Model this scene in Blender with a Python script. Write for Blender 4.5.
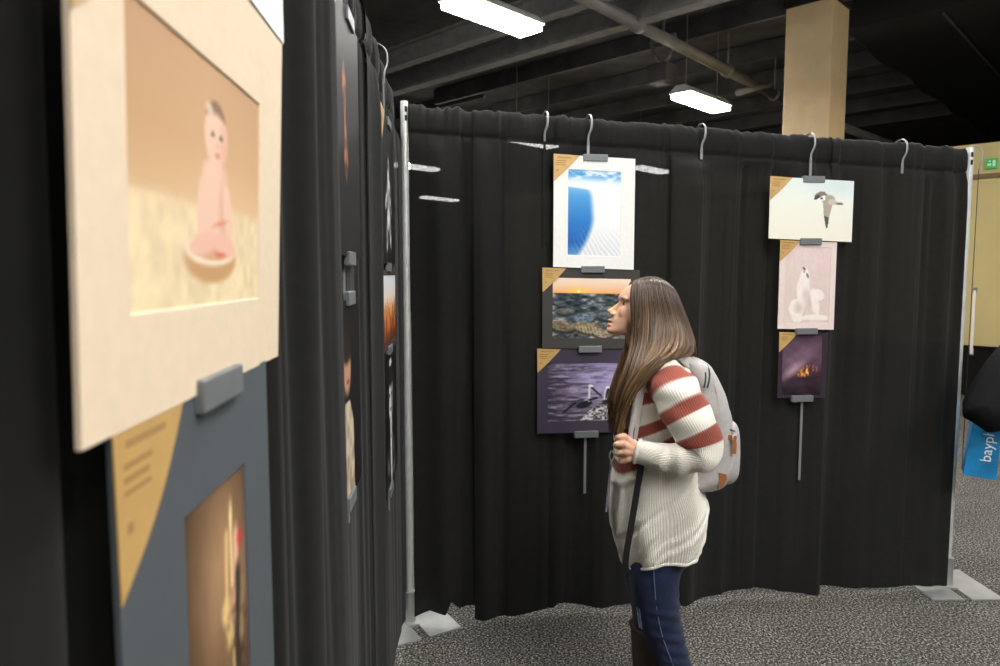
import bpy, bmesh, math, random
import numpy as np
from mathutils import Vector, Matrix
for o in list(bpy.data.objects): bpy.data.objects.remove(o)
scene = bpy.context.scene
COL = scene.collection
R = math.radians
# ------------------------------------------------------------------ camera, world, exposure
FPX, HOR, CAMH = 700.0, 274.0, 1.70
PITCH = math.atan((333 - HOR) / FPX)
cam = bpy.data.cameras.new('camera'); camo = bpy.data.objects.new('camera', cam); COL.objects.link(camo)
camo.location = (0, 0, CAMH); camo.rotation_euler = (math.pi/2 - PITCH, 0, 0)
cam.lens = 25.2; cam.sensor_width = 36; cam.clip_start = 0.02
cam.dof.use_dof = True; cam.dof.focus_distance = 2.6; cam.dof.aperture_fstop = 5.0
scene.camera = camo
wd = bpy.data.worlds.new('world'); scene.world = wd; wd.use_nodes = True
wd.node_tree.nodes['Background'].inputs[0].default_value = (1, .95, .88, 1)
wd.node_tree.nodes['Background'].inputs[1].default_value = 0.02
vs = scene.view_settings
vs.view_transform = 'Standard'; vs.look = 'None'; vs.gamma = 1; vs.use_curve_mapping = False; vs.exposure = 0.87
LAMP = 34.0

# ------------------------------------------------------------------ helpers
def lin(c):
    c = np.asarray(c, float) / 255.0
    return np.where(c <= .04045, c / 12.92, ((c + .055) / 1.055) ** 2.4)
def rgba(c): return tuple(float(v) for v in lin(c)) + (1.0,)
def at(px, py, Y):
    """world point on the plane y=Y seen at a photo position"""
    a = (px - 500) / FPX; b = (333 - py) / FPX
    d = np.array([a, math.cos(PITCH) + b*math.sin(PITCH), -math.sin(PITCH) + b*math.cos(PITCH)])
    return np.array([0, 0, CAMH]) + d * Y / d[1]

MATS = {}
def mat(name, color, rough=.6, metal=0, noise=0, nscale=40, bump=0, bscale=200, spec=.5, sheen=0, emit=None, estr=0, alpha=0, stretch=None, coat=0):
    if name in MATS: return MATS[name]
    m = bpy.data.materials.new(name); m.use_nodes = True
    nt = m.node_tree; b = nt.nodes['Principled BSDF']; N = nt.nodes.new; K = nt.links.new
    c = rgba(color)
    b.inputs['Base Color'].default_value = c; b.inputs['Roughness'].default_value = rough
    b.inputs['Metallic'].default_value = metal; b.inputs['Specular IOR Level'].default_value = spec
    b.inputs['Sheen Weight'].default_value = sheen; b.inputs['Coat Weight'].default_value = coat
    tc = N('ShaderNodeTexCoord'); src = tc.outputs['Object']
    if stretch:
        mp = N('ShaderNodeMapping'); mp.inputs['Scale'].default_value = stretch; K(src, mp.inputs[0]); src = mp.outputs[0]
    if noise:
        n = N('ShaderNodeTexNoise'); n.inputs['Scale'].default_value = nscale; n.inputs['Detail'].default_value = 4; K(src, n.inputs[0])
        r = N('ShaderNodeMapRange'); r.inputs[1].default_value = .3; r.inputs[2].default_value = .7
        r.inputs[3].default_value = 1 - noise; r.inputs[4].default_value = 1 + noise; K(n.outputs[0], r.inputs[0])
        x = N('ShaderNodeVectorMath'); x.operation = 'SCALE'; x.inputs[0].default_value = c[:3]; K(r.outputs[0], x.inputs['Scale']); K(x.outputs[0], b.inputs['Base Color'])
    if bump:
        n2 = N('ShaderNodeTexNoise'); n2.inputs['Scale'].default_value = bscale; n2.inputs['Detail'].default_value = 3; K(src, n2.inputs[0])
        bp = N('ShaderNodeBump'); bp.inputs['Strength'].default_value = bump; bp.inputs['Distance'].default_value = .01; K(n2.outputs[0], bp.inputs['Height']); K(bp.outputs[0], b.inputs['Normal'])
    if emit is not None:
        b.inputs['Emission Color'].default_value = rgba(emit); b.inputs['Emission Strength'].default_value = estr
    if alpha:
        t = N('ShaderNodeBsdfTransparent'); mx = N('ShaderNodeMixShader'); mx.inputs[0].default_value = alpha
        K(b.outputs[0], mx.inputs[1]); K(t.outputs[0], mx.inputs[2]); K(mx.outputs[0], nt.nodes['Material Output'].inputs[0])
    MATS[name] = m
    return m
def colmat(name, rough=.5, spec=.4, bump=0, bscale=300, sheen=0, stretch=None, sss=0):
    """material whose colour comes from the mesh's own colour attribute"""
    m = mat(name, (255, 255, 255), rough, spec=spec, bump=bump, bscale=bscale, sheen=sheen, stretch=stretch)
    nt = m.node_tree; a = nt.nodes.new('ShaderNodeAttribute'); a.attribute_name = 'Col'
    b = nt.nodes['Principled BSDF']; nt.links.new(a.outputs['Color'], b.inputs['Base Color'])
    if sss:
        b.inputs['Subsurface Weight'].default_value = sss; b.inputs['Subsurface Radius'].default_value = (.012, .005, .003); b.inputs['Subsurface Scale'].default_value = 1.0
    return m

def mesh(name, V, F, m=None, parent=None, smooth=False, col=None, loc=None):
    me = bpy.data.meshes.new(name); me.from_pydata([tuple(map(float, v)) for v in V], [], [tuple(map(int, f)) for f in F])
    if m: me.materials.append(m)
    if smooth: me.polygons.foreach_set('use_smooth', [True]*len(me.polygons))
    if col is not None:
        a = me.color_attributes.new('Col', 'FLOAT_COLOR', 'POINT')
        c = np.ones((len(V), 4), np.float32); c[:, :3] = col; a.data.foreach_set('color', c.ravel())
    me.update()
    o = bpy.data.objects.new(name, me); COL.objects.link(o)
    if parent: o.parent = parent
    if loc is not None: o.location = loc
    return o
def empty(name, loc=(0, 0, 0), rz=0):
    o = bpy.data.objects.new(name, None); COL.objects.link(o); o.location = loc; o.rotation_euler = (0, 0, rz); o.empty_display_size = .1
    return o
def tag(o, label, cat, group=None):
    o['label'] = label; o['category'] = cat
    if group: o['group'] = group
    return o
def struct(o, label=None):
    o['kind'] = 'structure'
    if label: o['label'] = label
    return o

class MB:
    def __init__(s): s.V = []; s.F = []
    def add(s, V, F):
        n = len(s.V); s.V += [tuple(v) for v in V]; s.F += [tuple(i + n for i in f) for f in F]; return s
    def box(s, a, b, bev=0):
        (x0, y0, z0), (x1, y1, z1) = a, b
        if bev:
            bm = bmesh.new(); bmesh.ops.create_cube(bm, size=1)
            for v in bm.verts: v.co = Vector(((x0+x1)/2 + v.co.x*(x1-x0), (y0+y1)/2 + v.co.y*(y1-y0), (z0+z1)/2 + v.co.z*(z1-z0)))
            bmesh.ops.bevel(bm, geom=bm.edges[:], offset=bev, segments=2, affect='EDGES', profile=.5)
            bm.verts.index_update(); s.add([v.co[:] for v in bm.verts], [[v.index for v in f.verts] for f in bm.faces]); bm.free(); return s
        return s.add([(x0,y0,z0),(x1,y0,z0),(x1,y1,z0),(x0,y1,z0),(x0,y0,z1),(x1,y0,z1),(x1,y1,z1),(x0,y1,z1)],
                     [(3,2,1,0),(4,5,6,7),(0,1,5,4),(1,2,6,5),(2,3,7,6),(3,0,4,7)])
    def tube(s, P, r, n=10, cap=True, flat=None):
        V, F = tube(P, r, n, cap, flat); return s.add(V, F)
    def build(s, name, m, parent=None, smooth=False, col=None, loc=None): return mesh(name, s.V, s.F, m, parent, smooth, col, loc)

def spline(P, k):
    """Catmull-Rom through P (n x d), k samples per span"""
    P = np.asarray(P, float); Q = np.vstack([2*P[0]-P[1], P, 2*P[-1]-P[-2]]); out = []
    for i in range(len(P)-1):
        a, b, c, d = Q[i:i+4]
        for j in range(k):
            t = j/k
            out.append(.5*((2*b) + (c-a)*t + (2*a-5*b+4*c-d)*t*t + (3*b-a-3*c+d)*t**3))
    out.append(P[-1]); return np.array(out)
def frames(P):
    P = np.asarray(P, float); T = np.gradient(P, axis=0); T /= np.linalg.norm(T, axis=1)[:, None] + 1e-12
    ref = np.array([0, 0, 1.0]) if abs(T[0][2]) < .9 else np.array([0, 1.0, 0])
    n = np.cross(T[0], ref); n /= np.linalg.norm(n); A = []; B = []
    for t in T:
        n = n - t*np.dot(n, t); n /= np.linalg.norm(n); A.append(n); B.append(np.cross(t, n))
    return T, np.array(A), np.array(B)
def tube(P, r, n=10, cap=True, flat=None):
    P = np.asarray(P, float); T, A, B = frames(P); r = np.broadcast_to(np.asarray(r, float), (len(P),))
    th = np.linspace(0, 2*np.pi, n, endpoint=False); V = []; F = []
    for p, a, b, q in zip(P, A, B, r):
        for t in th: V.append(p + a*q*math.cos(t) + b*q*(flat or 1)*math.sin(t))
    for i in range(len(P)-1):
        for j in range(n): F.append((i*n+j, i*n+(j+1) % n, (i+1)*n+(j+1) % n, (i+1)*n+j))
    if cap: F.append(tuple(range(n))[::-1]); F.append(tuple((len(P)-1)*n + j for j in range(n)))
    return V, F
def loft(rings, cap=True):
    n = len(rings[0]); V = [p for r in rings for p in r]; F = []
    for i in range(len(rings)-1):
        for j in range(n): F.append((i*n+j, (i+1)*n+j, (i+1)*n+(j+1) % n, i*n+(j+1) % n))
    if cap: F.append(tuple(range(n))); F.append(tuple((len(rings)-1)*n + j for j in range(n))[::-1])
    return V, F
def uvsphere(c, r, n=16, m=10):
    r = np.broadcast_to(np.asarray(r, float), (3,)); V = []; F = []
    for i in range(m+1):
        ph = math.pi*(i+.02)/(m+.04)
        for j in range(n):
            t = 2*math.pi*j/n; V.append((c[0]+r[0]*math.sin(ph)*math.cos(t), c[1]+r[1]*math.sin(ph)*math.sin(t), c[2]+r[2]*math.cos(ph)))
    for i in range(m):
        for j in range(n): F.append((i*n+j, (i+1)*n+j, (i+1)*n+(j+1) % n, i*n+(j+1) % n))
    F.append(tuple(range(n))); F.append(tuple(m*n+j for j in range(n))[::-1])
    return V, F
def noise1(seed, period):
    rs = np.random.RandomState(seed); tab = rs.uniform(-1, 1, 4096)
    def f(u):
        x = np.asarray(u, float)/period + 1000; i = np.floor(x).astype(int); t = x-i; t = t*t*(3-2*t)
        return tab[i % 4096]*(1-t) + tab[(i+1) % 4096]*t
    return f
def noise2(X, Y, scale, seed=0, octv=4):
    rs = np.random.RandomState(seed); T = rs.rand(256, 256); out = 0; amp = 1; tot = 0
    for o in range(octv):
        x = X*scale + 50; y = Y*scale + 50; i = np.floor(x).astype(int); j = np.floor(y).astype(int); u = x-i; v = y-j
        u = u*u*(3-2*u); v = v*v*(3-2*v); g = lambda a, b: T[a % 256, b % 256]
        out = out + amp*((g(i, j)*(1-u)+g(i+1, j)*u)*(1-v) + (g(i, j+1)*(1-u)+g(i+1, j+1)*u)*v); tot += amp; amp *= .5; scale *= 2
    return out/tot
def remeshed(name, V, F, voxel, m, parent, it=3, smooth=True):
    o = mesh(name, V, F)
    bm = bmesh.new(); bm.from_mesh(o.data); bmesh.ops.recalc_face_normals(bm, faces=bm.faces); bm.to_mesh(o.data); bm.free()
    md = o.modifiers.new('r', 'REMESH'); md.mode = 'VOXEL'; md.voxel_size = voxel
    s = o.modifiers.new('s', 'SMOOTH'); s.iterations = it; s.factor = .5
    dg = bpy.context.evaluated_depsgraph_get(); dg.update()
    me = bpy.data.meshes.new_from_object(o.evaluated_get(dg)); old = o.data
    o.modifiers.clear(); o.data = me; bpy.data.meshes.remove(old); me.name = name
    me.materials.clear(); me.materials.append(m)
    me.polygons.foreach_set('use_smooth', [smooth]*len(me.polygons))
    o.parent = parent
    return o
def verts(o):
    a = np.empty(len(o.data.vertices)*3); o.data.vertices.foreach_get('co', a); return a.reshape(-1, 3)
def setverts(o, a): o.data.vertices.foreach_set('co', a.ravel()); o.data.update()
def setcol(o, c):
    a = o.data.color_attributes.new('Col', 'FLOAT_COLOR', 'POINT'); q = np.ones((len(c), 4), np.float32); q[:, :3] = c; a.data.foreach_set('color', q.ravel())

# ------------------------------------------------------------------ materials
M_drape = mat('black_drape', (30, 30, 29.5), .95, noise=.12, nscale=30, bump=.12, bscale=900, spec=.15, sheen=.06, alpha=.035)
M_steel = mat('brushed_aluminium', (222, 225, 222), .4, .35, noise=.08, nscale=20)
M_plate = mat('galvanised_plate', (172, 174, 172), .42, .45, noise=.15, nscale=9)
M_rod = mat('grey_rod', (140, 142, 144), .45, .3)
M_clip = mat('grey_clip', (114, 117, 120), .5, .2, noise=.06, nscale=60)
M_gold = mat('gold_card', (202, 164, 102), .45, .15, noise=.06, nscale=30)
M_goldtext = mat('gold_card_print', (166, 130, 78), .6)
M_black = mat('ceiling_black', (76, 73, 71), .9, noise=.35, nscale=3)
M_beam = mat('beam_paint', (122, 120, 118), .75, noise=.2, nscale=6)
M_soffit = mat('soffit_black', (16, 15, 14), .8, noise=.3, nscale=2)
M_house = mat('fixture_housing', (190, 190, 186), .5)
M_tube = mat('fixture_diffuser', (250, 250, 245), .5, emit=(255, 253, 249), estr=LAMP)
M_tan = mat('tan_wall_paint', (206, 188, 130), .8, noise=.05, nscale=2)
M_col = mat('tan_column_paint', (226, 198, 152), .5, noise=.06, nscale=5)
M_cloth_wall = mat('dark_hall_wall', (30, 28, 27), .9, noise=.2, nscale=1)

nt = M_drape.node_tree
mx = [n for n in nt.nodes if n.type == 'MIX_SHADER'][0]
tcd = nt.nodes.new('ShaderNodeTexCoord'); nzd = nt.nodes.new('ShaderNodeTexNoise'); nzd.inputs['Scale'].default_value = 240; nzd.inputs['Detail'].default_value = 2
mrd = nt.nodes.new('ShaderNodeMapRange'); mrd.inputs[1].default_value = .38; mrd.inputs[2].default_value = .70; mrd.inputs[3].default_value = .002; mrd.inputs[4].default_value = .022
nt.links.new(tcd.outputs['Object'], nzd.inputs[0]); nt.links.new(nzd.outputs[0], mrd.inputs[0]); nt.links.new(mrd.outputs[0], mx.inputs[0])
# carpet
M_carpet = mat('speckled_carpet', (90, 88, 82), .95, spec=.1)
nt = M_carpet.node_tree; b = nt.nodes['Principled BSDF']
tc = nt.nodes.new('ShaderNodeTexCoord')
n1 = nt.nodes.new('ShaderNodeTexNoise'); n1.inputs['Scale'].default_value = 95; n1.inputs['Detail'].default_value = 3; n1.inputs['Roughness'].default_value = .75
n2 = nt.nodes.new('ShaderNodeTexNoise'); n2.inputs['Scale'].default_value = 2.2; n2.inputs['Detail'].default_value = 3
cr = nt.nodes.new('ShaderNodeValToRGB'); cr.color_ramp.elements[0].position = .38; cr.color_ramp.elements[0].color = rgba((34, 33, 31))
cr.color_ramp.elements[1].position = .64; cr.color_ramp.elements[1].color = rgba((222, 218, 209))
e = cr.color_ramp.elements.new(.52); e.color = rgba((104, 102, 97))
mr = nt.nodes.new('ShaderNodeMapRange'); mr.inputs[1].default_value = .3; mr.inputs[2].default_value = .7; mr.inputs[3].default_value = .54; mr.inputs[4].default_value = .76
sc = nt.nodes.new('ShaderNodeVectorMath'); sc.operation = 'SCALE'
bp = nt.nodes.new('ShaderNodeBump'); bp.inputs['Strength'].default_value = .5; bp.inputs['Distance'].default_value = .008
for n in (n1, n2): nt.links.new(tc.outputs['Object'], n.inputs[0])
nt.links.new(n1.outputs[0], cr.inputs[0]); nt.links.new(n2.outputs[0], mr.inputs[0]); nt.links.new(cr.outputs[0], sc.inputs[0]); nt.links.new(mr.outputs[0], sc.inputs['Scale'])
nt.links.new(sc.outputs[0], b.inputs['Base Color']); nt.links.new(n1.outputs[0], bp.inputs['Height']); nt.links.new(bp.outputs[0], b.inputs['Normal'])

# ------------------------------------------------------------------ hall shell
struct(MB().box((-24, -16, -.1), (26, 32, 0)).build('floor', M_carpet))
ceil = struct(MB().box((-24, -16, 5.5), (26, 32, 5.6)).build('ceiling', M_black))
struct(MB().box((-24, 31.8, 0), (26, 32, 5.5)).build('wall_far', M_cloth_wall))
struct(MB().box((-24, -16, 0), (26, -15.8, 5.5)).build('wall_rear', M_tan))
struct(MB().box((-24, -15.8, 0), (-23.8, 31.8, 5.5)).build('wall_left', M_cloth_wall))
struct(MB().box((25.8, -15.8, 0), (26, 31.8, 5.5)).build('wall_side', M_tan))
hA, hB = R(44), R(134)                                   # building axes as headings from +Y towards +X
dA = np.array([math.sin(hA), math.cos(hA), 0]); dB = np.array([math.sin(hB), math.cos(hB), 0])
def bar(name, p0, p1, w, h, m, parent=None, flange=0):
    """straight member between two points: box section, or an I section when flange > 0"""
    p0 = np.array(p0, float); p1 = np.array(p1, float); d = p1-p0; L = np.linalg.norm(d)
    mb = MB()
    if flange:
        mb.box((0, -w/2, 0), (L, w/2, flange)); mb.box((0, -w/2, h-flange), (L, w/2, h)); mb.box((0, -flange/2, flange), (L, flange/2, h-flange))
    else: mb.box((0, -w/2, 0), (L, w/2, h))
    o = mb.build(name, m, parent); o.location = p0; o.rotation_euler = (0, 0, math.atan2(d[1], d[0])); return o
b1 = np.array([-.37, 9.74, 4.8]); b2 = np.array([-.1, 10.74, 4.8])
bar('beam', b1-dB*7, b1+dB*4.5, .16, .3, M_beam, ceil, .03)
bar('beam', b2-dB*7, b2+dB*5, .2, .34, M_beam, ceil, .03)
for k in range(46):                                      # ribs of the metal deck between the two beams
    q = b1 + dB*(-6.8 + k*.25) + np.array([0, 0, .31])
    bar('deck_rib', q + dA*.02, q + dA*.80, .1, .05, M_beam, ceil)
for k in range(7):                                       # dark purlins across the deck
    q = np.array([4.0, 13.2, 5.2]) + dA*(k*1.7 - 4.2)
    bar('purlin', q - dB*5, q + dB*4.2, .1, .28, M_black, ceil)
for k in range(5):
    q = np.array([-3.5, 15.5, 5.25]) + dA*(k*1.5)
    bar('purlin', q - dB*4, q + dB*3, .09, .22, M_black, ceil)
# soffit low over the right side
so = np.array([4.95, 10.32, 0]) - dA*.25
mb = MB(); W = []
for k in range(41):
    q = so + dA*(k*.45) + dB*.05*math.sin(k*1.1)
    W.append(q)
V = []; F = []
for q in W:
    for off, z in ((0, 5.1), (0, 5.5), (9, 5.5), (9, 5.1)):
        p = q + dB*off; V.append((p[0], p[1], z))
for i in range(len(W)-1):
    for j in range(4): F.append((i*4+j, i*4+(j+1) % 4, (i+1)*4+(j+1) % 4, (i+1)*4+j))
F += [(3, 2, 1, 0), tuple(len(V)-4+j for j in range(4))]
soff = mesh('soffit', V, F, M_soffit); soff['kind'] = 'structure'; soff.name = 'trim_1'
for k in range(4): bar('panel_joint', so + dB*(1.2+1.2*k) + dA*.2 + np.array([0, 0, 5.085]), so + dB*(1.2+1.2*k) + dA*13 + np.array([0, 0, 5.085]), .03, .02, M_black, soff)
# pipes under the deck
def pipe(name, P, r, m, label, parts=()):
    root = empty(name, tuple(P[0])); V, F = tube(np.array(P)-np.array(P[0]), r, 14); mesh('pipe_run', V, F, m, root, True)
    for (t, l) in parts:
        c = np.array(P[0])*(1-t) + np.array(P[-1])*t - np.array(P[0]); d = np.array(P[-1])-np.array(P[0]); d /= np.linalg.norm(d)
        V, F = tube([c-d*l, c+d*l], r*1.35, 14); mesh('coupling', V, F, m, root, True)
        MB().box((c[0]-.012, c[1]-.012, c[2]), (c[0]+.012, c[1]+.012, 5.5-P[0][2])).build('hanger', M_beam, root)
    return tag(root, label, 'pipe')
p0 = np.array([.05, 7.15, 4.8]); p1 = np.array([5.6, 13.4, 4.8])
M_pipe = mat('painted_pipe', (120, 116, 110), .5, noise=.15, nscale=5)
main_pipe = pipe('ceiling_pipe', [p0, p1], .075, M_pipe, 'long grey ceiling pipe running diagonally from top towards the tan column', ((.3, .06), (.62, .06), (.85, .06)))
q0 = at(737, 93, 11.6); q1 = at(770, 84, 11.9)
V, F = tube([q0-p0, q1-p0, p0 + (p1-p0)*.80 - p0], .05, 12); mesh('branch', V, F, M_pipe, main_pipe, True)
q0 = at(600, 30, 9.4); q1 = at(770, -22, 8.6)
q0 = at(846, 128, 12.0); q1 = at(905, 150, 13.2)
pipe('ceiling_pipe', [q0 - (q1-q0)*.6, q1 + (q1-q0)*.8], .07, M_pipe, 'grey pipe dipping out of sight right behind the tan column')
# small unit with bracket beside the far fixture
ju = empty('junction_unit', tuple(at(662, 84, 10.2)), -hA)
MB().box((-.16, -.16, 0), (.16, .16, .26), .02).build('box', M_black, ju)
MB().tube([(-.2, 0, .62), (-.1, 0, .34), (0, 0, .28)], .025, 8).build('bracket_arm', M_beam, ju)
MB().tube([(.2, 0, .62), (.1, 0, .34), (0, 0, .28)], .025, 8).build('bracket_arm', M_beam, ju)
MB().box((-.2, -.015, .6), (.2, .015, .66)).box((-.02, -.02, .6), (.02, .02, 5.5 - at(662, 84, 10.2)[2])).build('hanger', M_beam, ju)
tag(ju, 'dark box with two pale bracket arms under the ceiling beside the smaller light', 'junction box')

# tan column: nearest corner at x=4.3
cc = empty('column', (4.22, 9.62, 0), -hA + R(90))
MB().box((-.3, -.3, 0), (.3, .3, 5.2), .008).build('shaft', M_col, cc)
MB().box((-.33, -.33, 5.2), (.33, .33, 5.5)).build('cap', M_soffit, cc)
tag(cc, 'square tan column rising above the black curtain under a dark cap', 'column')

# tan partition wall at the far right with rail, sign and low black skirt
wl = np.array([6.60, 9.93, 0])
tw = MB().box((-9, 0, 0), (5, .15, 3.5)).build('wall_right', M_tan); tw.location = wl; tw.rotation_euler = (0, 0, -hB + R(90)); struct(tw, 'tan partition wall at far right')
rl = MB().box((-9, -.03, 3.02), (5, 0, 3.08)).build('trim_2', mat('rail_brown', (120, 98, 58), .6)); rl.location = wl; rl.rotation_euler = tw.rotation_euler; struct(rl)
wx = np.array([math.cos(-hB+R(90)), math.sin(-hB+R(90)), 0]); wn = np.array([wx[1], -wx[0], 0])
sp = wl + wx*.22 + wn*.01 + np.array([0, 0, 3.14])
sg = empty('exit_sign', tuple(sp), -hB + R(90))
MB().box((-.07, -.03, 0), (.07, 0, .14), .008).build('panel', mat('sign_green', (36, 150, 70), .5, emit=(40, 170, 80), estr=.25), sg)
mb = MB(); mb.box((-.03, -.034, .09), (-.01, -.03, .11)); mb.box((-.045, -.034, .04), (.0, -.03, .07)); mb.box((.015, -.034, .03), (.045, -.03, .11))
mb.build('pictogram', mat('sign_white', (230, 240, 230), .5), sg)
tag(sg, 'small green sign with white marks high on the tan wall', 'sign')
V = []; F = []; nu, nz = 160, 8
fn = noise1(5, .12)
for j in range(nz+1):
    for i in range(nu+1):
        u = -2 + 5.5*i/nu; p = wl + wx*u + wn*(.2 + .04*float(fn(u))*(1.2-j/nz)); V.append((p[0], p[1], .015 + .68*j/nz))
for j in range(nz):
    for i in range(nu): F.append((j*(nu+1)+i, j*(nu+1)+i+1, (j+1)*(nu+1)+i+1, (j+1)*(nu+1)+i))
lk = mesh('skirting_drape', V, F, mat('black_skirt', (26, 25, 24), .95, spec=.1), smooth=True)
tag(lk, 'low black drape skirting the foot of the tan wall', 'drape')
bar('skirt_rail', wl - wx*2 + wn*.2 + np.array([0, 0, .69]), wl + wx*3.5 + wn*.2 + np.array([0, 0, .69]), .03, .02, MATS['black_skirt'], lk).matrix_parent_inverse.identity()

# ------------------------------------------------------------------ ceiling lights (seen ones, unseen rest of the lattice, some added to brighten)
def ceiling_light(x, y, label, z=4.2, L=1.2, w=.3):
    root = empty('ceiling_light', (x, y, z), -hA + R(90))
    V = []; F = []
    prof = [(-w/2-.02, .012), (-w/2-.02, .03), (-.07, .12), (.07, .12), (w/2+.02, .03), (w/2+.02, .012)]
    rr = [[(sx*(L/2+.02), a, c) for a, c in prof] for sx in (-1, 1)]
    V, F = loft(rr); mesh('housing', V, F, M_house, root)
    MB().box((-L/2, -w/2, -.055), (L/2, w/2, .014), .012).build('diffuser', M_tube, root)
    for sx in (-1, 1):
        MB().box((sx*L*.38-.006, -.006, .12), (sx*L*.38+.006, .006, 5.5-z)).build('hanger', M_beam, root)
    return tag(root, label, 'ceiling light', 'fluorescent ceiling lights')
ceiling_light(-.06, 7.02, 'largest lit fluorescent ceiling light, cut by the top edge above the left curtain corner', L=1.1)
ceiling_light(2.93, 10.42, 'smaller lit fluorescent ceiling light left of the tan column above the curtain')
ceiling_light(-1.95, 16.6, 'light glowing faintly through the curtain just right of the corner pole, upper one')
ceiling_light(-2.0, 23.5, 'farthest light glowing through the pleated curtain beside the corner pole, lower one', L=1.5)
ceiling_light(.62, 13.5, 'light glowing through the curtain just below its top hem, left of the blue print')
ceiling_light(3.6, 17.0, 'light glowing through the curtain right of the blue beach print')
for (x, y, l) in ((3.0, 5.55, 'added unseen ceiling light overhead, brightening the tan column'), (-1.24, 2.0, 'ceiling light overhead behind the left curtain'),  # first one is added out of view to brighten the column
                  (.6, 3.6, 'ceiling light overhead above the corner of the curtains'), (6.4, 6.7, 'added unseen ceiling light beyond the right edge, brightening the column and tan wall'), (4.9, 2.6, 'ceiling light overhead to the far right of the aisle'), (1.25, 1.0, 'ceiling light overhead right beside the photographer'), (1.9, -1.3, 'added unseen ceiling light just behind the photographer, brightening the woman'), (3.4, -.9, 'added unseen ceiling light behind the photographer across the aisle, brightening the woman'),  # added unseen: one brightens column and tan wall, last two brighten the woman
                  (-1.8, -2.9, 'ceiling light overhead behind the photographer to the left'), (1.9, -3.4, 'ceiling light overhead behind the photographer to the right'), (5.6, -1.8, 'ceiling light overhead far behind to the right'),
                  (-4.6, 5.6, 'ceiling light overhead beyond the left curtain')):
    ceiling_light(x, y, l)

# ------------------------------------------------------------------ pipe and drape
PL = np.array([-.441, 3.301, 0]); PR = np.array([2.447, 3.71, 0])
bw = (PR-PL)/np.linalg.norm(PR-PL); bn = np.array([bw[1], -bw[0], 0])          # back curtain: along, towards camera
LO = np.array([-.23, 0, 0]); lw = np.array([-48/700, 1, 0]); lw /= np.linalg.norm(lw); ln = np.array([lw[1], -lw[0], 0])   # left curtain
def stand(loc, h, rz, label, slots=True):
    root = empty('drape_stand', tuple(loc), rz)
    V, F = tube([(0, 0, .008), (0, 0, h)], .018, 20); mesh('upright_pole', V, F, M_steel, root, False)
    V, F = tube([(0, 0, .0), (0, 0, .16)], .03, 20); mesh('socket', V, F, M_plate, root, False)
    for s in (-1, 1): MB().box((s*.105-.085, -.185, 0), (s*.105+.085, .185, .008), .002).build('base_plate', M_plate, root)
    MB().box((-.03, -.06, .0), (.03, .06, .012)).build('base_bridge', M_plate, root)
    for k in range(2): MB().box((-.006, -.0190, h-.05-.04*k), (.006, -.0172, h-.025-.04*k)).build('slot', M_soffit, root)
    return tag(root, label, 'stand')
stand(PL, 2.492, R(30), 'silver upright stand with flat base plates in the corner of the curtains')
stand(PR, 2.355, 0, 'silver upright stand with flat base plates at the right end of the curtain')
stand(np.array([-.28, -1.9, 0]), 2.5, 0, 'silver upright stand behind the photographer at the end of the left curtain')
def crossbar(p0, p1, label):
    root = empty('crossbar', tuple(p0)); V, F = tube([np.zeros(3), np.array(p1)-np.array(p0)], .019, 14); mesh('bar', V, F, M_steel, root, True)
    d = np.array(p1)-np.array(p0); d /= np.linalg.norm(d)
    for q, s in ((np.zeros(3), 1), (np.array(p1)-np.array(p0), -1)):
        V, F = tube([q, q + d*s*.05, q + d*s*.055 - np.array([0, 0, .05])], .012, 8); mesh('hook_end', V, F, M_steel, root, True)
    return tag(root, label, 'crossbar')
BZ0, BZ1 = 2.445, 2.318
crossbar(PL - bn*.018 + np.array([0, 0, BZ0]) + bw*.03, PR - bn*.018 + np.array([0, 0, BZ1]) - bw*.03, 'crossbar inside the top pocket of the back curtain')
crossbar(LO + lw*-1.85 - ln*.063 + np.array([0, 0, 2.47]), LO + lw*3.1 - ln*.063 + np.array([0, 0, 2.47]), 'crossbar inside the top pocket of the left curtain')

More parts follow.
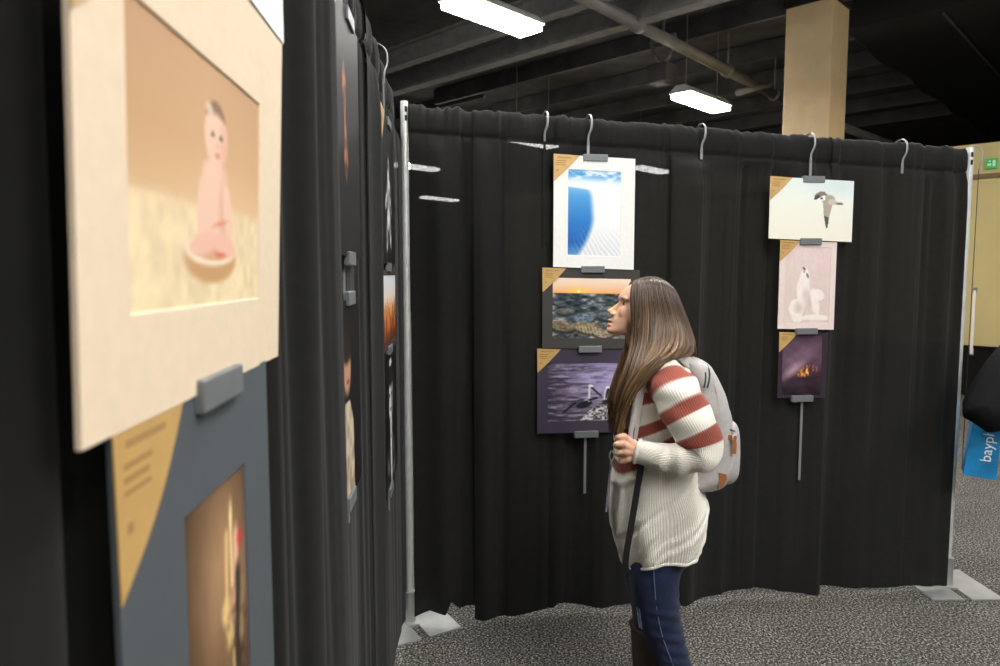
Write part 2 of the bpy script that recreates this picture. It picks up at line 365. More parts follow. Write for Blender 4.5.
def drape(label, O, w, n, u0, u1, ztop, zbot, off, seed, gather=1.0, folds=1.0, bulge=(), step=.008, hem=None):
    """curtain panel with a pole pocket: up the back, over the bar, down the front"""
    nu = max(40, int((u1-u0)/min(step, .0055))); us = np.linspace(u0, u1, nu+1)
    zt = ztop(us) if callable(ztop) else np.full(nu+1, ztop)
    f1, f2, f3, f4, f5 = noise1(seed, .024), noise1(seed+1, .058), noise1(seed+2, .15), noise1(seed+3, .45), noise1(seed+4, .022)
    rows = [(-.115, -.052), (-.09, -.054), (-.05, -.052), (-.02, -.046), (.0, -.034), (.012, -.018), (.012, -.004), (0, .008), (-.015, .014), (-.035, .017), (-.06, .018), (-.09, .018), (-.108, .014), (-.116, .004), (-.124, .012), (-.14, .016)]
    nb = len(rows); nz = 70
    zs = np.linspace(0, 1, nz)[1:]
    V = []
    hm = hem(us) if hem else np.full(nu+1, zbot)
    ridge = lambda v: np.sign(v)*np.abs(v)**.6
    def disp(t):                                          # t: distance below the bar
        e = math.exp(-t/.7)
        top = gather*(.010*f1(us) + .020*ridge(f2(us)))*e
        mid = (gather*.018*ridge(f2(us + .01*t)) + gather*.008*f1(us)*(1-.7*t/2.4) + folds*.028*ridge(f3(us))) * (1-math.exp(-t/.3)) * (1-.25*t/2.4)
        low = folds*.032*f4(us) * (t/2.3)**1.2 + folds*.014*f3(us + .03*t)*(t/2.3)
        d = top + mid + low
        return np.where(d > 0, .014*np.tanh(d/.014), d)
    wob = gather*.012*f2(us + 3.1)*np.clip(np.minimum(us-u0, u1-us)/.12, 0, 1)
    for (dz, dn) in rows:
        d = np.maximum(disp(max(0, -dz)), -.009); r = gather*(.006*f5(us) + .005*f1(us+7)) if dz > -.03 else 0
        for i in range(nu+1):
            p = O + w*(us[i]) + n*(off + dn + d[i]*(1 if dn > -.02 else .3)); V.append((p[0], p[1], zt[i] - .012 + dz + (r[i] if not np.isscalar(r) else 0)))
    for t in zs:
        z = (zt - .152)*(1-t) + hm*t; tt = float(np.mean(zt - z)); d = disp(tt)
        for (bu, bs, ba) in bulge: d = d + ba*np.exp(-((us-bu)/bs)**2)*min(1, tt/.3)
        for i in range(nu+1):
            p = O + w*(us[i] + wob[i]*t) + n*(off + .017 + d[i]); V.append((p[0], p[1], z[i]))
    nr = nb + len(zs); F = []
    for j in range(nr-1):
        for i in range(nu): F.append((j*(nu+1)+i, j*(nu+1)+i+1, (j+1)*(nu+1)+i+1, (j+1)*(nu+1)+i))
    o = mesh('curtain_panel', V, F, M_drape, smooth=True)
    return tag(o, label, 'curtain', 'black pipe and drape curtains')
ztb = lambda u: BZ0 + .034 + (BZ1-BZ0)*np.asarray(u)/2.917
def hemf(pts):
    xs, ys = zip(*pts); return lambda u: np.interp(u, xs, ys)
drape('narrow tightly pleated black curtain panel beside the corner pole', PL, bw, bn, .022, .335, ztb, .06, 0, 11, 1.5, 1.3, ((.16, .05, .03),), .005, hemf([(0, .03), (.1, .07), (.17, .05), (.2, .11), (.25, .06), (.34, .09)]))
drape('wide black curtain panel behind the blue, sea rock and pelican prints', PL, bw, bn, .315, 1.30, ztb, .03, .006, 23, .9, .8, ((.36, .04, .03), (.93, .05, .02), (1.2, .12, .03)), .006, hemf([(.3, .012), (.5, .01), (.72, .03), (.74, .05), (.8, .04), (.95, .02), (1.1, .04), (1.3, .03)]))
drape('black curtain panel hanging behind the woman and the gull print', PL, bw, bn, 1.28, 2.14, ztb, .03, -.002, 37, .9, .8, ((1.40, .10, .08), (1.78, .13, -.03), (2.09, .05, .04)), .006, hemf([(1.28, .03), (1.6, .03), (1.8, .05), (2.14, .02)]))
drape('flat black curtain panel at the right end beside the silver pole', PL, bw, bn, 2.125, 2.880, ztb, .03, .004, 41, .7, .55, ((2.82, .1, .02),), .006, hemf([(2.1, .05), (2.3, .03), (2.9, .02)]))
drape('nearest black curtain panel behind the baby portrait at the left edge', LO, lw, ln, -1.85, 1.02, 2.50, .03, -.045, 53, .8, .5, ((.25, .12, .008), (.7, .4, -.008)), .007)
drape('black curtain panel of the left wall bulging in front of a dark portrait', LO, lw, ln, 1.00, 2.12, 2.50, .03, -.045, 67, .8, .55, ((1.27, .13, .066), (1.75, .3, -.008), (2.02, .07, .012)), .006)
drape('pleated black curtain panel of the left wall next to the corner pole', LO, lw, ln, 2.10, 3.32, 2.50, .03, -.045, 71, 1.1, .6, ((2.2, .06, .036), (2.7, .3, -.008), (3.28, .16, .040)), .006, hemf([(2.1, .03), (2.7, .05), (3.14, .08)]))

# ------------------------------------------------------------------ prints: painters return sRGB 0..255 over x (left-right) and y (top-down), 0..1
def blend(c, col, m): return c*(1-m[..., None]) + np.asarray(col, float)*m[..., None]
def grad(Y, stops):
    ys = [s[0] for s in stops]; return np.stack([np.interp(Y, ys, [s[1][k] for s in stops]) for k in range(3)], -1)
def ell(X, Y, cx, cy, rx, ry, ang=0, soft=.15):
    a = R(ang); dx = X-cx; dy = Y-cy; u = (dx*math.cos(a)+dy*math.sin(a))/rx; v = (-dx*math.sin(a)+dy*math.cos(a))/ry
    d = np.sqrt(u*u+v*v); return np.clip((1+soft-d)/(2*soft), 0, 1)
def poly(X, Y, pts):
    ins = np.zeros(X.shape, bool); n = len(pts)
    for i in range(n):
        (x0, y0), (x1, y1) = pts[i], pts[(i+1) % n]
        c = ((y0 > Y) != (y1 > Y)) & (X < (x1-x0)*(Y-y0)/((y1-y0) + 1e-12) + x0); ins ^= c
    return ins.astype(float)
def line(X, Y, x0, y0, x1, y1, w):
    dx, dy = x1-x0, y1-y0; t = np.clip(((X-x0)*dx+(Y-y0)*dy)/(dx*dx+dy*dy), 0, 1); d = np.hypot(X-x0-t*dx, Y-y0-t*dy); return np.clip(1.5-d/w, 0, 1)

def p_baby(X, Y):
    c = grad(Y, [(0, (200, 158, 116)), (.35, (214, 172, 128)), (.56, (228, 190, 146)), (.62, (240, 216, 176)), (1, (242, 222, 180))])
    c = c - 26*np.clip(.5-X, 0, .5)[..., None]*(Y < .6)[..., None]
    n = noise2(X*1.6, Y, 14, 3); fl = np.clip((Y-.56)/.06, 0, 1)
    c = c + ((n-.5)*36*fl)[..., None]*np.array([1, .95, .8])
    c = blend(c, (206, 160, 112), ell(X, Y, .53, .81, .215, .105, 0, .1))
    c = blend(c, (250, 236, 210), ell(X, Y, .53, .775, .21, .065, 0, .1))
    c = blend(c, (222, 172, 136), ell(X, Y, .54, .77, .18, .048, 0, .1))
    skin = (244, 204, 180); sh = (228, 172, 146)
    c = blend(c, skin, ell(X, Y, .555, .59, .12, .17, 0, .1)); c = blend(c, skin, ell(X, Y, .56, .44, .10, .05, 0, .2))
    c = blend(c, sh, ell(X, Y, .63, .61, .04, .13, 0, .5)*.7)
    c = blend(c, skin, ell(X, Y, .45, .60, .038, .14, 6, .2)); c = blend(c, skin, ell(X, Y, .67, .60, .04, .13, -8, .2))
    c = blend(c, (244, 194, 172), ell(X, Y, .46, .75, .11, .045, -12, .2)); c = blend(c, (244, 194, 172), ell(X, Y, .64, .75, .11, .045, 12, .2))
    c = blend(c, (214, 96, 76), ell(X, Y, .60, .79, .05, .012, 0, .3)*.7); c = blend(c, (222, 110, 70), ell(X, Y, .60, .655, .07, .010, -14, .4)*.5)
    c = blend(c, skin, ell(X, Y, .57, .29, .095, .135, 0, .08)); c = blend(c, sh, ell(X, Y, .635, .31, .034, .11, 0, .6)*.6)
    hd = ell(X, Y, .57, .285, .100, .145, 0, .06); c = blend(c, (126, 92, 66), hd*np.clip((.205 + .25*np.abs(X-.57)**1.3*2 - Y)/.03, 0, 1)*.85); c = blend(c, (238, 222, 200), ell(X, Y, .515, .185, .028, .022, 20, .4)*.8)
    for ex in (.540, .610): c = blend(c, (86, 60, 50), ell(X, Y, ex, .285, .014, .011, 0, .4))
    c = c*.95; c = blend(c, (206, 128, 112), ell(X, Y, .578, .365, .022, .012, 0, .4)); c = blend(c, (226, 168, 142), ell(X, Y, .577, .325, .012, .012, 0, .5))
    return c
def p_candle(X, Y):
    X0 = X; X = X - .17; Y = Y*1.0 + .02
    c = np.ones(X.shape+(3,))*np.array([92, 66, 44]); c = blend(c, (176, 140, 104), ell(X, Y, .38, .30, .5, .32, 0, .9)*.9)
    c = c*(1 - .55*np.clip((np.hypot((X-.45)/.7, (Y-.45)/.8)-.4), 0, 1))[..., None]
    c = c + ((noise2(X, Y, 9, 8)-.5)*22)[..., None]
    c = blend(c, (238, 214, 150), line(X, Y, .55, .16, .545, .40, .022)); c = blend(c, (250, 236, 180), ell(X, Y, .56, .15, .018, .05, 0, .5))
    c = blend(c, (226, 186, 130), line(X, Y, .47, .22, .44, .48, .03)); c = blend(c, (232, 176, 150), line(X, Y, .64, .26, .60, .50, .05))
    c = blend(c, (190, 60, 56), ell(X, Y, .72, .27, .05, .03, 0, .4)); c = blend(c, (228, 196, 132), ell(X, Y, .42, .47, .07, .045, 0, .4)); c = blend(c, (214, 182, 126), ell(X, Y, .47, .56, .06, .05, 0, .4))
    c = blend(c, (60, 52, 44), line(X, Y, .66, .40, .58, .95, .05)); c = blend(c, (196, 168, 118), line(X, Y, .52, .44, .56, .92, .02)); c = blend(c, (150, 128, 92), line(X, Y, .74, .46, .70, .62, .035))
    n = noise2(X, Y, 26, 9); c = blend(c, (54, 40, 28), np.clip((n-.55)*5, 0, .7)*ell(X, Y, .6, .75, .25, .3, 0, .5))
    return c
def p_beach(X, Y):
    c = grad(Y, [(0, (110, 176, 226)), (.05, (70, 150, 214)), (.09, (150, 198, 234)), (.13, (222, 236, 246)), (.2, (244, 248, 250)), (1, (240, 242, 244))])
    c = blend(c, (236, 244, 250), np.clip((noise2(X, Y*4, 5, 4)-.5)*5, 0, .9)*(Y < .2))
    edge = .47 + .06*np.sin((Y-.2)*2.2) - 1.7*np.clip(.32-Y, 0, 1)**1.6 - .95*np.clip(Y-.55, 0, 1)**1.5
    m = np.clip((edge-.04-X)/.10+.5, 0, 1)*np.clip((Y-.19-.06*X)/.02, 0, 1)
    blue = grad(Y, [(.15, (150, 200, 236)), (.3, (84, 160, 220)), (.6, (44, 124, 200)), (.85, (26, 96, 178)), (1, (96, 150, 206))])
    c = c*(1-m[..., None]) + blue*m[..., None]
    rip = (.5+.5*np.sin((X*9 - (Y-1.25)*(8+6*X))*6 + 8*noise2(X, Y, 4, 2)))*np.clip((Y-.62)/.3, 0, 1)*np.clip(X*3, 0, 1)
    return blend(c, (188, 196, 206), rip*.5)
def p_rocks(X, Y):
    sky = grad(Y, [(0, (248, 226, 206)), (.12, (246, 208, 178)), (.2, (244, 190, 140)), (.245, (250, 176, 100)), (.26, (216, 164, 130))])
    sky = blend(sky, (255, 214, 90), ell(X, Y, .33, .215, .10, .05, 0, .8)*.9); sky = blend(sky, (255, 244, 190), ell(X, Y, .33, .215, .018, .022, 0, .4))
    n = noise2(X*1.4, Y*3.2, 7, 12, 5); n3 = noise2(X*1.4, Y*2, 22, 17, 3)
    sea = grad(n, [(.25, (24, 30, 34)), (.42, (54, 66, 74)), (.54, (84, 96, 102)), (.66, (130, 134, 132)), (.8, (190, 182, 166))])
    sea = blend(sea, (150, 116, 84), np.clip((n3-.5)*4, 0, .6)*np.clip((Y-.55)*3, 0, 1))
    for (cx, cy, rx, ry, a, col) in ((.40, .66, .135, .085, -4, (92, 116, 134)), (.45, .82, .2, .09, 14, (128, 116, 88)), (.12, .80, .16, .08, 12, (110, 98, 78)), (.68, .62, .1, .07, 0, (70, 84, 96)), (.80, .82, .14, .09, 0, (88, 106, 124)), (.66, .92, .12, .07, 0, (150, 130, 110)), (.16, .55, .12, .05, 0, (84, 90, 92))):
        e = ell(X, Y, cx, cy, rx, ry, a, .12); sea = blend(sea, (30, 34, 36), ell(X, Y, cx, cy+.03, rx*1.1, ry*1.1, a, .2)*.8)
        top = np.clip((cy-Y)/ry*.6+.5, 0, 1)[..., None]; cc_ = np.asarray(col)*(1-top*.3) + np.array([196, 172, 146])*top*.3
        st = (.45+1.0*n3)[..., None]; sea = sea*(1-e[..., None]) + cc_*st*e[..., None]
    stripes = (.5+.5*np.sin((X-.25*Y)*150))*ell(X, Y, .47, .86, .18, .07, 14, .3); sea = blend(sea, (196, 184, 150), stripes*.6)
    sea = blend(sea, (240, 206, 50), ell(X, Y, .80, .52, .07, .085, 0, .5)*np.clip(noise2(X, Y, 30, 6)*2.2-.3, 0, 1))
    return np.where((Y > .255)[..., None], sea, sky)
def p_pelican(X, Y):
    c = grad(Y, [(0, (84, 76, 92)), (.35, (104, 96, 116)), (.7, (98, 88, 104)), (1, (84, 76, 86))])
    c = blend(c, (132, 124, 162), ell(X, Y, .66, .25, .3, .28, 0, .8)*.8); c = c*(.85+.45*np.clip(X*1.1, 0, 1))[..., None]
    w = noise2(X*1.2, Y*6, 5, 21, 4); c = blend(c, (44, 38, 52), np.clip((w-.5)*6, 0, .75)*np.clip(1.15-X, .3, 1)); c = blend(c, (168, 156, 190), np.clip((.40-w)*6, 0, .6))
    n = noise2(X, Y, 34, 5, 3); rk = poly(X, Y, [(.42, 1.0), (.55, .82), (.68, .70), (.85, .66), (1, .62), (1, 1)])
    rk_c = grad(n, [(.3, (44, 42, 48)), (.5, (118, 114, 120)), (.7, (196, 192, 194))]); c = c*(1-rk[..., None]) + rk_c*rk[..., None]
    c = np.clip(c*1.14, 0, 255); dk = (30, 30, 38)
    c = blend(c, dk, ell(X, Y, .48, .72, .11, .055, -22, .15)); c = blend(c, (70, 70, 80), ell(X, Y, .38, .68, .12, .035, -30, .2)); c = blend(c, dk, line(X, Y, .36, .69, .20, .86, .014))
    c = blend(c, (222, 220, 224), line(X, Y, .545, .66, .545, .44, .014)); c = blend(c, (240, 238, 236), ell(X, Y, .565, .40, .035, .028, 10, .2)); c = blend(c, dk, line(X, Y, .58, .43, .70, .57, .014)); c = blend(c, dk, line(X, Y, .55, .64, .64, .61, .018))
    c = blend(c, (236, 234, 232), ell(X, Y, .79, .43, .03, .028, 0, .2)); c = blend(c, dk, line(X, Y, .80, .46, .76, .60, .016)); c = blend(c, (220, 218, 222), line(X, Y, .76, .47, .745, .64, .010)); c = blend(c, dk, ell(X, Y, .82, .68, .10, .04, 8, .2)); c = blend(c, (190, 160, 150), ell(X, Y, .84, .63, .06, .02, 0, .3))
    return c
def p_gull(X, Y):
    c = grad(Y, [(0, (226, 238, 236)), (.4, (238, 240, 230)), (1, (240, 236, 220))]); c = blend(c, (206, 224, 228), ell(X, Y, .85, .1, .25, .12, -15, .9)*.6)
    g = (176, 164, 148); dk = (74, 68, 64)
    c = blend(c, g, ell(X, Y, .70, .33, .075, .085, 25, .15)); c = blend(c, g, poly(X, Y, [(.635, .36), (.75, .40), (.715, .60), (.70, .78), (.685, .80), (.668, .72), (.645, .55)]))
    c = blend(c, dk, poly(X, Y, [(.648, .58), (.712, .62), (.70, .78), (.685, .80), (.668, .72)])*.9); c = blend(c, (206, 198, 186), ell(X, Y, .745, .36, .05, .05, 20, .3))
    c = blend(c, (130, 122, 114), poly(X, Y, [(.52, .34), (.535, .25), (.59, .20), (.65, .20), (.69, .25), (.62, .27), (.56, .33)])); c = blend(c, dk, poly(X, Y, [(.52, .34), (.53, .29), (.58, .25), (.60, .28), (.55, .34)]))
    c = blend(c, (244, 240, 234), poly(X, Y, [(.585, .34), (.63, .26), (.655, .26), (.66, .33), (.60, .36)])); c = blend(c, (60, 56, 56), ell(X, Y, .615, .31, .016, .016, -30, .3))
    c = blend(c, (190, 178, 160), poly(X, Y, [(.77, .36), (.87, .36), (.86, .40), (.78, .40)])); c = blend(c, (96, 86, 78), line(X, Y, .81, .385, .865, .385, .012))
    return c
def p_dog(X, Y):
    c = grad(Y, [(0, (228, 208, 204)), (.7, (222, 202, 196)), (1, (226, 208, 200))]); w = (244, 234, 228); s = (206, 186, 178)
    c = blend(c, w, ell(X, Y, .42, .58, .15, .2, -15, .12)); c = blend(c, s, ell(X, Y, .50, .66, .08, .12, -15, .6)*.6)
    c = blend(c, w, ell(X, Y, .44, .40, .11, .11, 10, .12)); c = blend(c, w, poly(X, Y, [(.36, .40), (.40, .27), (.47, .25), (.52, .34), (.52, .42)]))
    c = blend(c, (96, 78, 74), ell(X, Y, .42, .28, .035, .016, 20, .3)); c = blend(c, (120, 96, 90), ell(X, Y, .50, .37, .04, .02, 45, .3)); c = blend(c, (150, 124, 116), ell(X, Y, .42, .32, .014, .02, 0, .3))
    c = blend(c, w, ell(X, Y, .76, .62, .13, .07, 10, .15)); c = blend(c, w, ell(X, Y, .66, .70, .10, .16, -12, .15)); c = blend(c, s, ell(X, Y, .58, .72, .03, .1, -20, .5)*.7); c = blend(c, w, ell(X, Y, .74, .80, .05, .10, -5, .2))
    c = blend(c, w, ell(X, Y, .28, .80, .17, .12, 0, .1)); c = blend(c, s, ell(X, Y, .33, .80, .09, .07, 0, .6)*.7); c = blend(c, w, ell(X, Y, .30, .93, .12, .06, 0, .15)); c = blend(c, w, ell(X, Y, .70, .93, .30, .05, 0, .15)); c = blend(c, s, line(X, Y, .45, .965, .98, .965, .012)*.6)
    return c + ((noise2(X, Y, 22, 14, 3)-.5)*14)[..., None]
def p_bug(X, Y):
    c = grad(Y, [(0, (84, 62, 80)), (.35, (100, 76, 94)), (.6, (66, 46, 60)), (1, (36, 24, 34))]); c = blend(c, (206, 176, 186), ell(X, Y, .28, .58, .22, .06, -25, .9)*.9); c = blend(c, (150, 118, 138), ell(X, Y, .35, .45, .4, .12, -30, .9)*.6)
    c = c + ((noise2(X, Y*2, 6, 31, 4)-.5)*34)[..., None]
    n = noise2(X, Y, 24, 33, 3); m = ell(X, Y, .62, .60, .22, .075, -8, .5)*np.clip((n-.42)*6, 0, 1); c = blend(c, (222, 120, 44), m); c = blend(c, (255, 196, 110), m*np.clip((n-.58)*8, 0, 1))
    return blend(c, (34, 20, 26), ell(X, Y, .62, .72, .2, .02, 0, .6)*.6)
def p_gown(X, Y):
    c = np.ones(X.shape+(3,))*np.array([14., 13, 13]); c = blend(c, (44, 42, 42), ell(X, Y, .5, .55, .6, .07, 0, .9)*.8)
    return blend(c, (176, 104, 66), poly(X, Y, [(.40, .30), (.46, .20), (.52, .30), (.50, .45), (.56, .62), (.50, .72), (.44, .62), (.46, .46)])*np.clip(noise2(X, Y, 20, 3)*1.6, 0, 1))
def p_portrait(X, Y):
    c = np.ones(X.shape+(3,))*np.array([16., 14, 13]); c = blend(c, (186, 140, 112), ell(X, Y, .5, .34, .13, .12, 0, .2)); c = blend(c, (40, 26, 20), ell(X, Y, .5, .22, .16, .09, 0, .2))
    c = blend(c, (206, 186, 160), poly(X, Y, [(.28, 1), (.30, .62), (.42, .50), (.58, .50), (.70, .62), (.72, 1)])*np.clip(.5+noise2(X, Y, 14, 3)*.8, 0, 1)); return blend(c, (120, 60, 50), ell(X, Y, .52, .40, .05, .012, 0, .3))
def p_dancer(X, Y):
    c = np.ones(X.shape+(3,))*np.array([12., 12, 12]); w = (206, 204, 204); n = np.clip(noise2(X, Y, 18, 9)*1.8-.2, 0, 1)
    for (x0, y0, x1, y1, r) in ((.5, .42, .5, .66, .09), (.5, .30, .48, .42, .05), (.42, .46, .28, .60, .035), (.58, .46, .68, .62, .035), (.45, .66, .34, .86, .06), (.55, .66, .62, .84, .06)): c = blend(c, w, line(X, Y, x0, y0, x1, y1, r)*n)
    return c
def p_reeds(X, Y):
    c = grad(Y, [(0, (214, 220, 226)), (.3, (226, 214, 206)), (.55, (224, 150, 84)), (.8, (190, 96, 36)), (1, (90, 44, 22))])
    n = noise2(X*6, Y*.8, 5, 44, 3); top = .18 + .5*noise2(X*3, X*0, 6, 45, 3)
    return blend(c, (74, 40, 26), ((n > .5) & (Y > top)).astype(float)*.85)
def p_bwface(X, Y):
    c = np.ones(X.shape+(3,))*np.array([10., 10, 10]); c = blend(c, (226, 224, 222), ell(X, Y, .5, .34, .17, .17, 0, .12)); c = blend(c, (70, 70, 70), ell(X, Y, .62, .36, .09, .17, 0, .7)*.7); c = blend(c, (20, 20, 20), ell(X, Y, .5, .17, .19, .09, 0, .2)); c = blend(c, (214, 212, 210), ell(X, Y, .5, .08, .1, .03, 0, .3))
    for ex in (.43, .57): c = blend(c, (20, 20, 20), ell(X, Y, ex, .32, .035, .014, 0, .3))
    c = blend(c, (60, 60, 60), ell(X, Y, .5, .43, .05, .014, 0, .3)); c = blend(c, (196, 194, 192), ell(X, Y, .5, .55, .08, .08, 0, .2))
    n = noise2(X, Y, 12, 7); c = blend(c, (120, 118, 116), poly(X, Y, [(.18, 1), (.22, .74), (.40, .62), (.60, .62), (.78, .74), (.82, 1)])*np.clip(n*1.5-.3, 0, 1)); c = blend(c, (222, 220, 218), poly(X, Y, [(.44, .60), (.50, .66), (.56, .60), (.53, 1), (.47, 1)]))
    return blend(c, (28, 28, 28), ell(X, Y, .36, .30, .03, .12, 0, .5))
def p_pale(X, Y): return np.ones(X.shape+(3,))*np.array([206., 200, 190]) + ((noise2(X, Y, 5, 60)-.5)*40)[..., None]

M_print = colmat('photo_print', .55, .25)
def hang_print(label, O, w, n, u0, u1, z0, z1, off, matcol, win, painter, corner=.12, skew=0, res=.0032, tilt=0, bend=0, thick=.004, gold=True, key=None):
    """a mounted print: backing board, mat with a cut window, picture, gold corner card. local x along the wall, local -y towards the viewer"""
    W, Hh = u1-u0, z1-z0; p = O + w*((u0+u1)/2) + n*off
    root = empty('mounted_print', (p[0], p[1], z0), math.atan2(w[1], w[0]))
    def T(x, y, z):                                        # x from left, y out towards viewer, z from bottom
        lx = x - W/2; return (lx, -(y + tilt*(z/Hh-.5) + bend*max(0, x/W-.3)*(z/Hh-.5)*1.4), z - skew*lx)
    def grid(x0, x1, za, zb, y, nx, nz):
        V = []; F = []
        for j in range(nz+1):
            for i in range(nx+1): V.append(T(x0+(x1-x0)*i/nx, y, za+(zb-za)*j/nz))
        for j in range(nz):
            for i in range(nx): a = j*(nx+1)+i; F.append((a, a+1, a+nx+2, a+nx+1))
        return V, F
    mm = mat('mat_board_'+'_'.join(map(str, matcol)), matcol, .85, noise=.03, nscale=60)
    # backing board with edges
    xs = np.linspace(0, W, 9); zs = np.linspace(0, Hh, 9); V = []; F = []
    for y in (-thick, 0 if win else -.0006):
        for z in zs:
            for x in xs: V.append(T(x, y - (.0025 if win and y == 0 else 0), z))
    n9 = 81
    for j in range(8):
        for i in range(8):
            a = j*9+i; F.append((a, a+9, a+10, a+1)); F.append((n9+a, n9+a+1, n9+a+10, n9+a+9))
    for i in range(8):
        F.append((i, i+1, n9+i+1, n9+i)); a = 72+i; F.append((a+1, a, n9+a, n9+a+1)); a = i*9; F.append((a+9, a, n9+a, n9+a+9)); a = i*9+8; F.append((a, a+9, n9+a+9, n9+a))
    mesh('backing_board', V, F, mm, root)
    if win:
        l, r, b, t = win; bv = .0015; V = []; F = []; k = 10
        def ringpts(x0, x1, za, zb, y): return [T(x0+(x1-x0)*i/k, y, za) for i in range(k)] + [T(x1, y, za+(zb-za)*i/k) for i in range(k)] + [T(x1+(x0-x1)*i/k, y, zb) for i in range(k)] + [T(x0, y, zb+(za-zb)*i/k) for i in range(k)]
        rings = [ringpts(0, W, 0, Hh, -.0024), ringpts(0, W, 0, Hh, 0), ringpts(l-bv, W-r+bv, b-bv, Hh-t+bv, 0), ringpts(l, W-r, b, Hh-t, -.0022)]
        for q in rings: V += q
        N = 4*k
        for i in range(3):
            for j in range(N): F.append((i*N+j, i*N+(j+1) % N, (i+1)*N+(j+1) % N, (i+1)*N+j))
        mesh('mat', V, F, mm, root)
        x0, x1, za, zb, yy = l, W-r, b, Hh-t, -.0018
    else: x0, x1, za, zb, yy = 0, W, 0, Hh, 0
    nx, nz = max(8, int((x1-x0)/res)), max(8, int((zb-za)/res)); V, F = grid(x0, x1, za, zb, yy, nx, nz)
    X = np.tile(np.linspace(0, 1, nx+1), (nz+1, 1)); Y = np.tile(np.linspace(1, 0, nz+1)[:, None], (1, nx+1))
    mesh('picture', V, F, M_print, root, False, lin(np.clip(painter(X, Y), 0, 255)).reshape(-1, 3))
    if corner:
        k = 10; cbul = .008 if O is LO else .002; cxy = [(corner*(1-i/k), corner*(i/k)) for i in range(k+1)]
        cxy = [(a + cbul*math.sin(math.pi*i/k), c + cbul*math.sin(math.pi*i/k)) for i, (a, c) in enumerate(cxy)]
        pts = [(-.002, -.002)] + cxy; V = []; F = []
        for y in (.0006, .0018):
            for (a, c) in pts: V.append(T(a, y, Hh-c))
        m_ = len(pts); F.append(tuple(range(m_))); F.append(tuple(range(m_, 2*m_))[::-1])
        for i in range(m_): F.append((i, (i+1) % m_, m_+(i+1) % m_, m_+i))
        cd = mesh('corner_card', V, F, M_gold, root)
        mb = MB()
        for (a0, a1, c0, c1) in ((.015, .085, .010, .016), (.010, .058, .026, .031), (.010, .052, .036, .041), (.010, .055, .046, .050), (.012, .022, .070, .078)):
            s = corner/.125; mb.add([T(a0*s, .0021, Hh-c0*s), T(a1*s, .0021, Hh-c0*s), T(a1*s, .0021, Hh-c1*s), T(a0*s, .0021, Hh-c1*s)], [(0, 1, 2, 3)])
        mb.build('printed_lines', M_goldtext, cd)
    return tag(root, label, 'print', 'mounted photographs on the curtains')
def hanging_rod(label, O, w, n, u, ztop, zbot, off, clips, front=.014, hookoff=0.0, m=None):
    """rod with a hook over the crossbar and clips that grip the prints"""
    p = O + w*u + n*off; root = empty('hanging_rod', (p[0], p[1], zbot), math.atan2(w[1], w[0])); Lz = ztop-zbot
    m = m or M_rod
    MB().box((-.006, .006, 0), (.006, .010, Lz-.09)).build('rod', m, root)
    P = [(0, .008, Lz-.11), (.0, .004, Lz-.07), (.010, -.006, Lz-.035), (.012, -.002, Lz+.010), (.010, .03+hookoff, Lz+.034), (.004, .070+hookoff, Lz+.022), (.0, .084+hookoff, Lz-.03)]
    V, F = tube(spline(P, 6), .0055, 8, True, .6); mesh('hook', V, F, mat('hook_grey', (150, 152, 153), .45, .4), root, True)
    for (cu, cz, wd_) in clips:
        MB().box((cu-u-wd_/2, -front-.004, cz-.016-zbot), (cu-u+wd_/2, .004, cz+.016-zbot), .0025).build('clip', M_clip, root)
    return tag(root, label, 'hanger', 'hanging rods with clips')
SK = .034
# back curtain, left stack
hang_print('white-matted beach print with a blue bay, top of the middle stack', PL, bw, bn, .692, 1.088, 1.727, 2.253, .062, (240, 240, 238), (.07, .07, .06, .066), p_beach, .125, SK)
hang_print('dark-matted sunset print of a rocky shore, middle of its stack beside the woman', PL, bw, bn, .642, 1.122, 1.340, 1.724, .056, (62, 60, 57), (.05, .045, .05, .045), p_rocks, .115, SK*.6)
hang_print('purple-matted print of two pelicans, bottom of its stack behind the woman', PL, bw, bn, .620, 1.10, .926, 1.338, .050, (62, 54, 72), (.052, .05, .06, .068), p_pelican, .115, .015)
hanging_rod('grey hanging rod holding the blue beach, shore and pelican prints', PL, bw, bn, .862, 2.42, .62, .050, ((.892, 2.247, .12), (.885, 1.722, .115), (.876, 1.338, .115), (.862, .920, .12)))
# back curtain, right stack
hang_print('pale print of a flying gull, top of the right stack', PL, bw, bn, 1.779, 2.225, 1.868, 2.170, .062, (236, 232, 220), None, p_gull, .115, SK)
hang_print('pale pink print of a white dog looking up, middle of the right stack', PL, bw, bn, 1.846, 2.150, 1.422, 1.863, .056, (232, 214, 210), (.03, .03, .03, .03), p_dog, .105, SK*.8)
hang_print('small dark plum print with an orange insect, bottom of the right stack', PL, bw, bn, 1.860, 2.126, 1.070, 1.404, .050, (44, 32, 44), (.022, .03, .015, .012), p_bug, .10, SK*.7)
hanging_rod('grey hanging rod holding the gull, dog and insect prints', PL, bw, bn, 2.0, 2.365, .64, .050, ((2.008, 2.168, .115), (2.004, 1.862, .115), (2.0, 1.412, .115), (1.99, 1.068, .115)))
for u, lb in ((.652, 'empty dark hanging rod left of the blue beach print'), (1.43, 'empty hanging rod on the curtain between the two print stacks'), (2.505, 'empty hanging rod hook near the right end of the curtain')):
    z = float(ztb(u)); hanging_rod(lb, PL, bw, bn, u, z - .02, z - (.62 if u < 1 else .16), .045, (), m=M_drape if u < 1 else M_rod)
